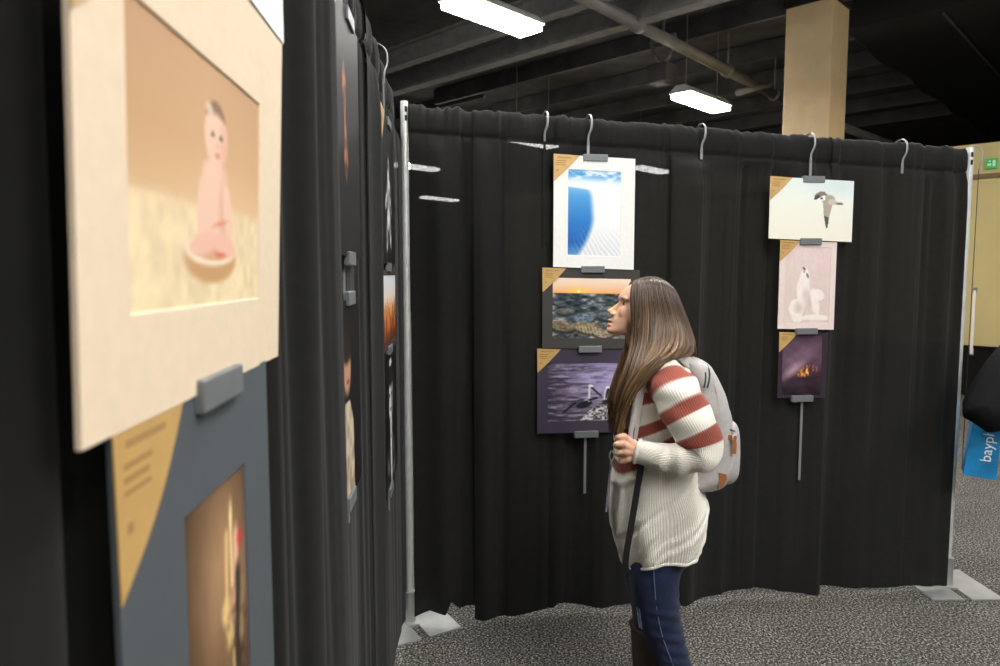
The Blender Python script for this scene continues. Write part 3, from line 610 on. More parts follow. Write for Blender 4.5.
# left curtain, nearest stack
hang_print('large cream-matted portrait of a baby in a bowl, nearest the left edge', LO, lw, ln, .430, .940, 1.590, 1.997, .003, (222, 203, 177), (.072, .10, .082, .100), p_baby, .140, 0, .0028, .009, .007)
hang_print('slate-matted still life of candles below the baby portrait', LO, lw, ln, .474, .874, 1.085, 1.592, -.004, (72, 78, 83), (.122, .102, .10, .105), p_candle, .125, 0, .0028)
hang_print('white-matted print above the baby portrait, cut by the top edge', LO, lw, ln, .48, .985, 2.012, 2.40, .003, (238, 238, 236), (.08, .08, .08, .08), p_pale, 0)
hanging_rod('hanging rod with clips holding the baby portrait and candle prints', LO, lw, ln, .69, 2.50, 1.0, -.005, ((.69, 1.588, .12), (.715, 2.006, .11), (.67, 1.085, .12)), .006)
# left curtain, middle stack
hang_print('glossy black print with a thin orange figure on the left curtain', LO, lw, ln, 1.36, 1.80, 1.74, 2.285, -.002, (16, 15, 15), None, p_gown, .125)
hang_print('black portrait print of a figure in cream, under the orange figure print', LO, lw, ln, 1.34, 1.76, 1.185, 1.642, -.004, (14, 13, 13), None, p_portrait, 0)
hanging_rod('hanging rod with pale clips on the left curtain, nearer one', LO, lw, ln, 1.60, 2.50, 1.12, -.007, ((1.66, 2.28, .10), (1.62, 1.735, .10), (1.60, 1.645, .10), (1.56, 1.19, .10)), .007)
# left curtain, corner stack
hang_print('black print of a pale dancer near the corner pole', LO, lw, ln, 2.36, 2.90, 1.735, 2.262, -.002, (13, 13, 13), None, p_dancer, .125)
hang_print('orange and pale blue print of reeds near the corner pole', LO, lw, ln, 2.38, 2.93, 1.425, 1.715, -.003, (48, 26, 18), (.02, .02, .02, .02), p_reeds, 0)
hang_print('black and white portrait of a face under the reeds print', LO, lw, ln, 2.36, 2.90, .90, 1.410, -.004, (12, 12, 12), None, p_bwface, 0)
hanging_rod('hanging rod with pale hook and clips next to the corner pole', LO, lw, ln, 2.62, 2.50, .80, -.007, ((2.66, 2.255, .12), (2.60, 1.725, .12), (2.60, 1.420, .12), (2.56, .90, .12)), .007)

# free end at the right: bar running away from the pole, rod with a print seen edge-on
ev = np.array([.55, .835, 0])
crossbar(PR + np.array([0, 0, 2.335]) + ev*.03, PR + np.array([0, 0, 2.335]) + ev*.55, 'bare bar stub running away behind the right end pole')
en = np.array([ev[1], -ev[0], 0])
hanging_rod('dark hanging rod beside the right end pole above the blue bag', PR, ev, en, .22, 2.36, .60, .052, ((.22, 1.61, .08), (.22, 1.27, .08)), .012, m=mat('dark_rod', (58, 58, 60), .4, .4))
hang_print('narrow print seen edge-on beside the right end pole', PR, ev, en, .10, .36, 1.27, 1.61, .062, (226, 220, 208), (.03, .03, .03, .03), p_pale, 0, 0, .01, thick=.012)

#PEOPLE
# ------------------------------------------------------------------ the woman
YB = 2.50                                                  # depth of her middle
person = empty('person', (float(at(662, 560, YB)[0]), YB, 0))
PO = np.array(person.location)
def lp(px, py, Y): return at(px, py, Y) - PO               # point local to her
def ring(py, f, b, hw, Y, n=64, ex=2.3, ztw=None, Yo=None):
    """horizontal oval from a front and a back outline position; theta 0 = back, pi = front, -y = near side"""
    A = lp(f, py, Yo or Y); B = lp(b, py, Yo or Y); c = (A+B)/2; c[1] = Y - PO[1]; rx = (B[0]-A[0])/2; th = np.linspace(0, 2*np.pi, n, endpoint=False)
    ct, st = np.cos(th), np.sin(th); e = 2/ex
    P = np.zeros((n, 3)); P[:, 0] = c[0] + rx*np.sign(ct)*np.abs(ct)**e; P[:, 1] = c[1] + hw*np.sign(st)*np.abs(st)**e; P[:, 2] = c[2] + (ztw(th) if ztw else 0)
    return P
def rows(tab, k):
    return spline(np.array(tab, float), k)

M_skin = colmat('skin', .5, .35, sss=.12)
M_denim = mat('dark_denim', (32, 41, 68), .85, noise=.22, nscale=22, bump=.3, bscale=500, spec=.2, sheen=.1)
M_boot = mat('brown_boot', (74, 60, 46), .6, noise=.2, nscale=25, bump=.2, bscale=60)
M_sole = mat('boot_sole', (30, 26, 22), .8)
# --- body: one continuous skin
B_ = MB()
HT = [(280.5, 641, 654, .022), (282, 636.5, 659, .038), (285, 630.2, 665, .052), (289, 624.3, 669.5, .063), (294, 620.2, 672.5, .070), (298, 618.7, 674, .073), (302, 620.0, 674, .0735), (307, 618.4, 673, .073),
      (313, 615.4, 671, .070), (318, 612.2, 668, .066), (322, 610.8, 663.5, .061), (326, 609.4, 657, .055), (329.5, 607.2, 650, .047), (332.5, 608.0, 641, .037), (334.5, 612, 633, .024)]
V, F = loft([ring(*r, YB, 48, 2.25 + .45*math.exp(-((r[0]-306)/12)**2)) for r in rows(HT, 3)]); B_.add(V, F)
B_.tube([lp(621.2, 301.2, YB), lp(618.4, 304.6, YB), lp(614.6, 308.2, YB), lp(611.8, 310.6, YB)], [.0050, .0064, .0080, .0095], 12)
B_.add(*uvsphere(lp(610.0, 311.2, YB), (.0100, .0105, .0088)))
for s in (-1, 1):
    B_.add(*uvsphere(lp(612.4, 313.6, YB) + np.array([0, s*.0105, 0]), (.011, .0075, .0075)))
    B_.add(*uvsphere(lp(624.5, 311, YB) + np.array([.004, s*.040, -.004]), (.034, .0165, .030)))          # cheek
    B_.add(*uvsphere(lp(623.2, 298.4, YB) + np.array([0, s*.032, 0]), (.0135, .028, .0075)))          # brow
    B_.add(*uvsphere(lp(651, 309, YB) + np.array([0, s*.076, 0]), (.016, .006, .030)))              # ear
B_.add(*uvsphere(lp(610.2, 320.0, YB), (.0095, .021, .0052))); B_.add(*uvsphere(lp(610.0, 324.6, YB), (.0105, .019, .0062))); B_.add(*uvsphere(lp(611.6, 329.6, YB), (.0185, .024, .016)))
B_.tube(spline([lp(640, 322, YB), lp(641, 340, YB), lp(650, 358, YB), lp(656, 380, YB)], 4), np.interp(np.linspace(0, 1, 13), [0, .4, 1], [.056, .053, .075]), 24)
BT = [(362, 640, 678, .10), (372, 632, 690, .165), (395, 626, 690, .165), (430, 624, 688, .155), (470, 630, 684, .135), (505, 632, 686, .135), (535, 634, 686, .13), (552, 640, 682, .11)]
V, F = loft([ring(*r, YB, 40, 2.4) for r in rows(BT, 3)]); B_.add(V, F)
armL = [lp(664, 378, 2.345), lp(680, 408, 2.285), lp(700, 447, 2.245), lp(672, 457, 2.265), lp(640, 452, 2.298)]
armR = [lp(664, 380, 2.66), lp(672, 425, 2.715), lp(676, 470, 2.735), lp(664, 510, 2.715), lp(656, 540, 2.70)]
B_.tube(armL, [.055, .05, .042, .038, .026], 16); B_.tube(armR, [.055, .05, .042, .038, .026], 16)
# left hand, closed round the strap: palm, four fingers of different length, thumb from the side of the palm
Wr = lp(640, 452, 2.298)
K = [lp(625.8, 437.8, 2.286), lp(624.2, 444.3, 2.280), lp(624.8, 451.8, 2.281), lp(626.8, 459.5, 2.288)]
P1 = [lp(618.6, 437.3, 2.293), lp(616.8, 444.6, 2.288), lp(617.6, 453.0, 2.290), lp(620.6, 461.3, 2.297)]
P2 = [lp(617.8, 438.5, 2.318), lp(615.9, 446.0, 2.316), lp(616.9, 454.2, 2.316), lp(620.0, 462.0, 2.318)]
P3 = [lp(624, 440.5, 2.331), lp(623, 447.5, 2.332), lp(623.4, 455.2, 2.331), lp(625, 462.4, 2.331)]
for i, (k, a, b_, c) in enumerate(zip(K, P1, P2, P3)):
    r = [.0098, .0102, .0098, .0088][i]
    B_.tube([Wr + np.array([0, 0, (1.5-i)*.012]), (Wr*.4+k*.6), k], [.016, .0145, .0125], 12)
    B_.tube(spline([k, a, b_, c], 3), np.linspace(r*1.1, r*.85, 10), 10)
    B_.add(*uvsphere(k, r*1.18, 10, 8)); B_.add(*uvsphere(c, r*.86, 10, 8))
th = [lp(636, 446, 2.305), lp(630.5, 440, 2.322), lp(624, 435.8, 2.334), lp(619, 434.8, 2.338)]
B_.tube(spline(th, 3), np.linspace(.0155, .0092, 10), 10); B_.add(*uvsphere(th[-1], .0092, 10, 8))
# right hand hanging, slightly curled
W2 = lp(656, 540, 2.70)
for i in range(4):
    k = W2 + np.array([-.012 + .006*abs(i-1.5) - .03*(1.5-i)*.4, (i-1.5)*.004, -.085]); k[0] = W2[0] + (i-1.5)*.019; L = [.036, .042, .039, .030][i]
    B_.tube([W2 + np.array([(i-1.5)*.010, 0, -.01]), k], [.014, .0115], 10); B_.tube(spline([k, k+np.array([0, -.006, -L]), k+np.array([0, -.020, -L*1.65]), k+np.array([0, -.036, -L*2.0])], 2), np.linspace(.0100, .008, 7), 8)
B_.tube(spline([W2+np.array([-.018, -.004, -.02]), W2+np.array([-.040, -.012, -.055]), W2+np.array([-.044, -.022, -.09])], 3), np.linspace(.014, .009, 7), 8)
# legs and feet
LG = [(545, 640, 680, .06), (567, 638, 674, .066), (595, 640, 670, .064), (622, 645, 673, .056), (645, 653, 680, .052), (680, 664, 693, .050), (715, 680, 703, .038)]
RG = [(545, 630, 674, .06), (567, 631, 668, .066), (595, 636, 662, .064), (615, 638, 660, .056), (640, 635, 656, .05), (670, 637, 654, .042), (692, 638, 652, .036)]
V, F = loft([ring(*r, 2.41, 28, 2) for r in rows(LG, 3)]); B_.add(V, F)
V, F = loft([ring(*r, 2.585, 28, 2) for r in rows(RG, 3)]); B_.add(V, F)
def footpos(an): return np.array([an[0], an[1], 0])
aL = (lp(691, 715, 2.41)); aR = (lp(645, 692, 2.585))
for a in (aL, aR):
    B_.tube([a + np.array([0, 0, .02]), np.array([a[0]+.01, a[1], .06]), np.array([a[0]-.06, a[1], .05]), np.array([a[0]-.13, a[1], .032])], [.036, .042, .036, .026], 14)
body = remeshed('body', B_.V, B_.F, .0034, M_skin, person, 4)
a = verts(body)
for s in (-1, 1):                                           # eye sockets
    e = lp(621.2, 303.0, YB) + np.array([0, s*.033, 0]); d = np.linalg.norm((a-e)*np.array([1, .75, 1.3]), axis=1); w_ = np.exp(-(d/.0125)**2)
    a[:, 0] += .0055*w_; a[:, 1] -= s*.003*w_
setverts(body, a)
sk = np.tile(lin((228, 182, 154)), (len(a), 1)); rs = np.random.RandomState(3)
def paint(c, r, col, k=1.0, sc=(1, 1, 1)):
    d = np.linalg.norm((a-c)/np.array(sc), axis=1); w_ = (np.clip(1.4-d/r, 0, 1)*k)[:, None]; sk[:] = sk*(1-w_) + lin(col)*w_
for s in (-1, 1):
    paint(lp(622, 314, YB) + np.array([0, s*.055, 0]), .022, (226, 160, 136), .6)
    eb = lp(620.4, 297.6, YB) + np.array([0, s*.034, 0]); paint(eb + np.array([.004, s*.008, -.001]), .0075, (70, 48, 36), .95, (1.8, 2.6, .55))
    paint(lp(621.0, 303.0, YB) + np.array([0, s*.036, 0]), .010, (150, 104, 84), .6, (1, 1, .8))
paint(lp(609.8, 320.4, YB), .008, (190, 112, 100), .8, (1.2, 2.2, .7)); paint(lp(609.6, 324.6, YB), .008, (196, 118, 106), .8, (1.2, 2.2, .75))
paint(lp(610.0, 322.6, YB), .003, (110, 60, 54), .9, (2.6, 6, .6)); paint(lp(610.8, 315.2, YB), .004, (120, 72, 60), .7, (1, 2.2, .7))
for i in range(4):
    paint(K[i] + np.array([0, -.008, 0]), .008, (206, 136, 112), .5)
setcol(body, sk)
for s in (-1, 1):
    ec = lp(624.0, 303.2, YB) + np.array([0, s*.0335, 0]); V, F = uvsphere(ec, .0112, 18, 12)
    ecol = np.tile(lin((226, 220, 212)), (len(V), 1)); g = np.array([-.96, s*.25, .18]); g /= np.linalg.norm(g)
    dt = ((np.array(V)-ec)/.0112) @ g; ecol[dt > .80] = lin((84, 62, 44)); ecol[dt > .94] = lin((12, 10, 10))
    mesh('eye', V, F, colmat('eyeball', .15, .6), person, True, ecol)
    LV = []; LF = []; q0 = np.array([.0, .0, .0])
    for (lo, hi) in ((20, 75), (-75, -24)):                 # upper and lower lid
        n0 = len(LV)
        for a1 in np.linspace(R(lo), R(hi), 7):
            for b1_ in np.linspace(-1.5, 1.5, 15): LV.append(ec + .0126*np.array([-math.cos(a1)*math.cos(b1_), math.cos(a1)*math.sin(b1_), math.sin(a1)]))
        for r_ in range(6):
            for c_ in range(14): LF.append((n0+r_*15+c_, n0+r_*15+c_+1, n0+(r_+1)*15+c_+1, n0+(r_+1)*15+c_))
    mesh('eyelid', LV, LF, M_skin, person, True, np.tile(lin((214, 160, 134)), (len(LV), 1)))
    P = [ec + .0130*np.array([-math.cos(t)*.98, s*math.sin(t), .30]) for t in np.linspace(-.5, 1.25, 9)]
    V, F = tube(P, .0013, 6); mesh('eyelash', V, F, mat('lash', (34, 24, 20), .7), person, True)

# --- jeans
J = MB()
JL = [(540, 642, 684, .07), (552, 638, 688, .080), (560, 634.5, 688, .088), (567, 631.5, 686.5, .092), (581, 631.2, 682, .094), (595, 632.8, 681.5, .092), (612, 635.5, 682.3, .084), (622, 638, 683.2, .080), (632, 641.3, 684.6, .077), (645, 646.8, 687.6, .074), (660, 653.3, 691.3, .072), (685, 663, 698, .066), (712, 674, 706, .058)]
JR = [(535, 630, 680, .07), (548, 625, 684, .085), (562, 622.5, 681, .094), (579, 625.5, 674, .095), (595, 629, 669, .090), (607, 631.5, 667, .084), (622, 633.5, 663, .076), (640, 634.5, 658, .062), (665, 636, 655, .05)]
V, F = loft([ring(*r, 2.405, 40, 2.2, None, 2.36) for r in rows(JL, 4)]); J.add(V, F)
V, F = loft([ring(*r, 2.590, 40, 2.2) for r in rows(JR, 4)]); J.add(V, F)
V, F = loft([ring(*r, YB, 48, 2.5) for r in rows([(500, 628, 688, .13), (520, 629, 691, .145), (540, 630, 691, .15), (556, 633, 687, .14)], 3)]); J.add(V, F)
jeans = remeshed('jeans', J.V, J.F, .007, M_denim, person, 5)
a = verts(jeans); nn = np.empty(len(a)*3); jeans.data.vertices.foreach_get('normal', nn); nn = nn.reshape(-1, 3)
wr = .0045*np.sin(a[:, 2]*150 + 30*a[:, 0] + 2*np.sin(a[:, 1]*40))*np.clip((.62-a[:, 2])/.1, 0, 1)*np.clip((nn[:, 0]+.9), 0, 1)*(.4+.6*np.sin(a[:, 2]*37+1)**2) 
setverts(jeans, a + nn*wr[:, None])
M_seam = mat('seam_thread', (104, 116, 146), .8)
sm = spline([lp(653.5, 562, 2.306), lp(654.5, 585, 2.308), lp(657, 610, 2.320), lp(662, 635, 2.327), lp(671, 660, 2.331), lp(682, 690, 2.337)], 6)
V, F = tube(sm, .0016, 6); mesh('side_seam', V, F, M_seam, jeans, True)
V, F = tube(spline([lp(681, 560, 2.325), lp(686, 566, 2.345), lp(691, 556, 2.37), lp(694, 549, 2.39)], 5), .0014, 6); mesh('pocket_stitching', V, F, M_seam, jeans, True)
mb = MB(); rs = np.random.RandomState(4)
for k in range(9):
    c0 = lp(637.2 + .30*k, 606 + 2.4*k, 2.372 + .004*rs.rand()); mb.tube([c0 + np.array([-.004, -.018, 0]), c0 + np.array([-.003, -.004, .002]), c0 + np.array([.004, -.026, .001])], .0016, 5)
mb.build('worn_patch', mat('worn_denim', (128, 142, 166), .9), jeans, True)

# --- boots
def boot(tab, Y, an, top):
    b0 = empty('boot'); b0.parent = person
    V, F = loft([ring(*r, Y, 32, 2.1) for r in rows(tab, 3)], True); m1 = MB().add(V, F)
    m1.tube(spline([np.array([an[0]+.012, an[1], .09]), np.array([an[0]+.0, an[1], .07]), np.array([an[0]-.07, an[1], .060]), np.array([an[0]-.145, an[1], .042]), np.array([an[0]-.17, an[1], .036])], 4), np.interp(np.linspace(0, 1, 17), [0, .3, .8, 1], [.046, .05, .042, .026]), 18)
    o = remeshed('upper', m1.V, m1.F, .007, M_boot, b0, 4); v = verts(o); v[:, 2] = np.maximum(v[:, 2], .018); setverts(o, v)
    pts = [(.055, -.034), (.05, .034), (-.02, .032), (-.09, .045), (-.15, .04), (-.185, .012), (-.185, -.012), (-.15, -.04), (-.09, -.045), (-.02, -.032)]
    q = MB(); n_ = len(pts); V = [(an[0]+x, an[1]+y, z) for z in (0, .02) for x, y in pts]
    q.add(V, [tuple(range(n_)), tuple(range(n_, 2*n_))[::-1]] + [(i, (i+1) % n_, n_+(i+1) % n_, n_+i) for i in range(n_)]); q.box((an[0]+.0, an[1]-.03, 0), (an[0]+.055, an[1]+.03, .035), .004)
    q.build('sole', M_sole, b0)
    V, F = tube(ring(*top, Y, 32, 2.1), .005, 6, False); mesh('cuff', V, F, M_boot, b0, True)
    return b0
boot([(624.5, 630.5, 668, .086), (632, 631.2, 664, .082), (645, 631.8, 661, .070), (660, 632.5, 659, .062), (675, 634, 657, .055), (690, 635, 655, .05), (700, 634, 654, .05)], 2.585, aR, (625, 630.5, 668, .086))
boot([(676, 656, 700, .078), (690, 661, 703, .072), (706, 669, 706, .062), (722, 677, 708, .055), (732, 679, 709, .05)], 2.41, aL, (676, 656, 700, .078))

# --- sweater: ribbed torso and two ribbed sleeves
M_knit = colmat('ribbed_knit', .95, .15, bump=.5, bscale=420, sheen=.25)
CREAM, RUST = lin((243, 239, 228)), lin((160, 84, 70))
ST = [(351, 637, 670, .070), (355, 634, 675, .088), (360, 631, 682, .125), (367, 627.5, 689, .165), (376, 624, 693, .185), (392, 619.5, 695, .192), (410, 617, 695.5, .190), (425, 615.8, 695.5, .188), (445, 615.2, 694.5, .186), (465, 614.6, 694, .188),
      (485, 611.8, 697.5, .196), (497, 610.6, 702, .203), (508, 610.4, 704.3, .208), (525, 612.6, 703.5, .211), (540, 616.5, 700.8, .209), (552, 620.5, 697, .205), (558, 622.5, 694.5, .200)]
NR = 540; RIB = 135
def hemz(py):
    k = np.clip((py-470)/88, 0, 1)
    return lambda th: (.056*(1 - np.clip(-np.cos(th), 0, 1)**1.6) + .028*np.clip(np.cos(th), 0, 1)**2)*k
tb = rows(ST, 13); rings = []; cols = []; thn = np.linspace(0, 2*np.pi, NR, endpoint=False)
fw = noise1(91, .35); fw2 = noise1(92, .2)
for r in tb:
    P = ring(*r, YB, NR, 2.25 + .45*float(np.clip((r[0]-480)/70, 0, 1)), hemz(r[0])); c = P.mean(0); d = P-c; d[:, 2] = 0; d /= np.linalg.norm(d, axis=1)[:, None]
    k = np.clip((r[0]-440)/100, 0, 1)
    wv = .010*k*np.array([fw(t*1.0 + 2) for t in thn]) + .006*k*fw2(thn*.8 + r[0]*.004) + .004*fw2(np.cos(thn)*1.2 + r[0]*.03)
    P = P + d*(wv + .0015*np.sin(thn*RIB))[:, None]; rings.append(P)
    m_ = np.zeros(NR)                                       # stripes rise towards the back
    for cy, am in ((397, 14), (431, 20), (464, 31)): m_ = np.maximum(m_, np.clip((6.2-np.abs(r[0] + am*(np.cos(thn)+1) - cy))*1.2, 0, 1))
    cols.append(CREAM*(1-m_[:, None]) + RUST*m_[:, None])
V, F = loft(rings, False); S = MB().add(V, F); SC = [np.vstack(cols)]
hb = rings[-1]; V, F = tube(np.vstack([hb, hb[:1]]), .006, 6, False); S.add(V, F); SC.append(np.tile(CREAM, (len(V), 1)))
nb_ = rings[0]; V, F = tube(np.vstack([nb_, nb_[:1]]), .008, 6, False); S.add(V, F); SC.append(np.tile(CREAM, (len(V), 1)))
def sleeve(pts, rad, stripes, k=16, N=232, ribs=58, squash=None):
    Q = spline(np.hstack([np.array(pts), np.array(rad)[:, None]]), k); P, r = Q[:, :3], Q[:, 3]
    T, A, Bv = frames(P); s = np.concatenate([[0], np.cumsum(np.linalg.norm(np.diff(P, axis=0), axis=1))]); th = np.linspace(0, 2*np.pi, N, endpoint=False)
    rings = []; cols = []; fz = noise1(77, .05); L = s[-1]
    for i in range(len(P)):
        wr = .006*fz(s[i]*1.0 + np.sin(th)*.03 + .02*np.cos(th*2)) + .005*math.sin(s[i]*95)*(.5+.5*np.cos(th+1.2))*float(np.clip((s[i]-.27)*12, 0, 1))*float(np.clip((L-.05-s[i])*20, 0, 1))
        rr = r[i] + wr + .0014*np.sin(th*ribs)
        rings.append(P[i] + A[i]*(rr*np.cos(th))[:, None] + Bv[i]*(rr*np.sin(th))[:, None])
        m_ = max([float(np.clip((.023-abs(s[i]-c))*500, 0, 1)) for c in stripes]); cols.append(np.tile(CREAM*(1-m_)+RUST*m_, (N, 1)))
    V, F = loft(rings, False); S.add(V, F); SC.append(np.vstack(cols))
    V, F = tube(np.vstack([rings[-1], rings[-1][:1]]), .006, 6, False); S.add(V, F); SC.append(np.tile(CREAM, (len(V), 1)))
SLP = [lp(661, 366, 2.385), lp(665.5, 375, 2.345), lp(673, 389, 2.305), lp(685, 411, 2.272), lp(696, 431, 2.252), lp(703, 445, 2.243), lp(700.5, 455, 2.242), lp(690, 458, 2.248), lp(676, 458, 2.262), lp(660, 457, 2.278), lp(647, 454, 2.292), lp(637.5, 451, 2.302)]
sleeve(SLP, [.045, .063, .077, .078, .073, .064, .056, .053, .051, .048, .042, .040], (.086, .186, .288))
SRP = [lp(661, 368, 2.61), lp(666, 380, 2.655), lp(671, 410, 2.705), lp(676, 450, 2.73), lp(676, 480, 2.735), lp(668, 510, 2.72), lp(657, 538, 2.70)]
sleeve(SRP, [.055, .072, .074, .068, .062, .054, .042], (.062, .165, .272))
S.build('sweater', M_knit, person, True, np.vstack(SC))

# --- hair: locks from the parting down the side of the head
M_hair = colmat('brown_hair', .38, .4)
G = [  # guide locks, front to back: (px, py, depth from her middle on the near side)
    [(636, 281.0, .000), (633.5, 283.5, .036), (632.5, 288.5, .062), (632, 300, .078), (632.5, 318, .084), (632, 342, .087), (628, 366, .115), (619, 392, .125), (614, 412, .122)],
    [(640, 279.2, .000), (638.5, 281.5, .038), (637.5, 287, .068), (637.5, 300, .083), (638.5, 320, .091), (637, 346, .105), (630, 374, .150), (620, 404, .150), (615, 428, .140)],
    [(645, 277.8, .000), (645, 280, .040), (645, 286, .071), (645.5, 300, .086), (646, 320, .096), (645, 346, .125), (637, 374, .185), (625, 403, .178), (618, 437, .160)],
    [(651, 277.0, .000), (651.5, 279.3, .040), (652.5, 285.5, .072), (654, 300, .087), (656, 320, .098), (655, 345, .145), (645, 367, .205), (629, 392, .195), (619, 420, .170)],
    [(657, 277.8, .000), (658.5, 280.3, .040), (660.5, 287, .071), (663, 301, .086), (667, 322, .096), (667, 343, .150), (658, 360, .212), (641, 377, .212), (627, 400, .190)],
    [(662, 279.8, .000), (664.5, 282.5, .036), (667.5, 289.5, .064), (671, 303, .077), (676, 322, .088), (678, 340, .130), (674, 352, .180), (662, 361, .207), (646, 370, .215)],
    [(666, 282.8, .000), (669, 285.5, .028), (673, 292, .050), (677.5, 305, .062), (683, 322, .072), (688, 338, .090), (689, 348, .110), (684, 353.5, .128), (676, 350, .135)],
    [(669, 286.0, .000), (672, 288.5, .014), (676, 295, .026), (681, 307, .034), (687, 323, .042), (692, 338, .052), (694, 347, .062), (690, 353, .075), (683, 351, .085)]]
G = np.array(G, float)
rs = random.Random(9)
HV = MB(); HC = []
def lock(t, side, inner, wmul=1.0):
    x = t*(len(G)-1); i = min(int(x), len(G)-2); f = x-i; g = G[i]*(1-f) + G[i+1]*f
    j = [rs.uniform(-1, 1) for _ in range(4)]; P = []
    nq = len(g)-1; loose = 1.0 if t < .65 else .45
    for q, (px, py, dy) in enumerate(g):
        e = q/nq; dd = dy*(1-.06*inner) - .005*inner*min(1, q) + .004*j[3]*e
        P.append(lp(px + (.9*j[0] + 2.0*loose*j[1]*e) + (.5-t)*3*inner, py + (9*loose*j[2]*e*e if q > 4 else .5*j[2]), YB - dd if side < 0 else YB))
        if side > 0: P[-1] = P[-1] + np.array([0, dd, 0])
    P = spline(P, 3); n = len(P); e = np.linspace(0, 1, n)
    wv = .0025*np.sin(e*9 + j[0]*4)*e; P[:, 0] += wv; P[:, 1] += .6*wv
    r = .0034*wmul*np.clip(np.minimum(.55+e*4, (1-e)*5+.16), 0, 1)
    V, F = tube(P, r, 6, True); HV.add(V, F)
    base = np.array([70, 53, 39.]) * rs.uniform(.5, 1.3); tip = np.array([140, 110, 78.])*rs.uniform(.55, 1.2)
    k = np.clip(e*1.25-.35 + .2*rs.uniform(-1, 1), 0, 1)[:, None]; c = lin(base*(1-k) + tip*k); HC.append(np.repeat(c, 6, axis=0))
for _ in range(620): lock(rs.random(), -1, 0)
for _ in range(260): lock(rs.random(), -1, 1, 1.5)
for _ in range(260): lock(rs.random(), 1, 0, 1.5)
# back of the head, from crown across to the far side
for _ in range(200):
    y = rs.uniform(-.06, .06); k_ = math.sqrt(1-(y/.075)**2)
    P = spline([lp(664 + 6*k_ - 3, 283.0 - 0*k_, YB) + np.array([0, y*.25, 0]), lp(668 + 9*k_, 300, YB) + np.array([0, y*.9, 0]), lp(673 + 12*k_, 322, YB) + np.array([0, y*1.1, 0]), lp(680 + 12*k_, 342, YB) + np.array([0, y*1.2, 0]), lp(684 + 8*k_ + rs.uniform(-2, 2), 353 + rs.uniform(-2, 2), YB) + np.array([0, y*1.25, 0])], 4)
    e = np.linspace(0, 1, len(P)); V, F = tube(P, .0042*np.clip(np.minimum(.5+e*4, (1-e)*5+.3), 0, 1), 6); HV.add(V, F)
    base = np.array([74, 56, 41.])*rs.uniform(.6, 1.2); HC.append(np.tile(lin(base), (len(V), 1)))
# under-layer so that no scalp shows
V, F = loft([ring(*r, YB, 40, 2.1) for r in rows([(278.6, 645, 653, .016), (280, 640, 659, .034), (284, 636, 666, .054), (290, 635, 671, .068), (300, 635, 676, .0755), (312, 635, 678, .079), (326, 635, 681, .081), (338, 636, 684, .083), (346, 642, 684, .08)], 3)])
HV.add(V, F); HC.append(np.tile(lin((58, 43, 32)), (len(V), 1)))
HV.build('hair', M_hair, person, True, np.vstack(HC))
tag(person, 'woman in cream sweater with rust stripes and jeans, looking at the hanging prints', 'person')

# ------------------------------------------------------------------ her backpack
M_pack = mat('grey_canvas', (184, 180, 178), .9, noise=.08, nscale=60, bump=.35, bscale=600, spec=.2)
M_leather = mat('tan_leather', (158, 100, 56), .55, noise=.15, nscale=40)
M_dark = mat('zip_tape', (48, 60, 62), .7)
M_web = mat('black_webbing', (22, 22, 24), .8, bump=.2, bscale=500)
bpk = empty('backpack', tuple(at(712, 480, YB))); BO = np.array(bpk.location)
PO = BO                                                    # lp() and ring() now work in the backpack's own frame
BK = [(357.5, 684, 693, .075), (360, 682, 702, .105), (365, 682, 710.5, .122), (375, 684, 717.5, .132), (390, 688, 725, .138), (405, 690, 730, .142), (418, 692, 733.5, .144), (432, 694, 735.5, .145), (450, 694, 736, .147), (466, 692, 735.5, .147), (478, 688, 732, .142), (486, 684, 726, .13), (490, 690, 718, .105)]
tb = rows(BK, 4); rings = []; fw = noise1(14, .06)
for i, r in enumerate(tb):
    P = ring(*r, YB, 72, 3.0, None, 2.42); c = P.mean(0); d = P-c; d /= np.linalg.norm(d, axis=1)[:, None]
    th = np.linspace(0, 2*np.pi, 72, endpoint=False); P = P + d*(.006*fw(np.cos(th)*.12 + i*.012) + .004*fw(np.sin(th)*.2 + i*.02 + 3))[:, None]; rings.append(P)
V, F = loft(rings); main = mesh('main_compartment', V, F, M_pack, bpk, True)
def strip(P, wdir, wd, th_, name, m, parent, k=6):
    """flat band along P; wdir gives its width direction"""
    P = spline(P, k); T = np.gradient(P, axis=0); T /= np.linalg.norm(T, axis=1)[:, None]; wdir = np.broadcast_to(np.asarray(wdir, float), P.shape)
    V = []; F = []
    for p, t, w_ in zip(P, T, wdir):
        w_ = w_ - t*np.dot(w_, t); w_ = w_/np.linalg.norm(w_); n_ = np.cross(t, w_)
        V += [p - w_*wd/2 - n_*th_/2, p + w_*wd/2 - n_*th_/2, p + w_*wd/2 + n_*th_/2, p - w_*wd/2 + n_*th_/2]
    for i in range(len(P)-1):
        for j in range(4): F.append((i*4+j, i*4+(j+1) % 4, (i+1)*4+(j+1) % 4, (i+1)*4+j))
    F += [(3, 2, 1, 0), tuple(len(V)-4+j for j in range(4))]
    return mesh(name, V, F, m, parent, False)
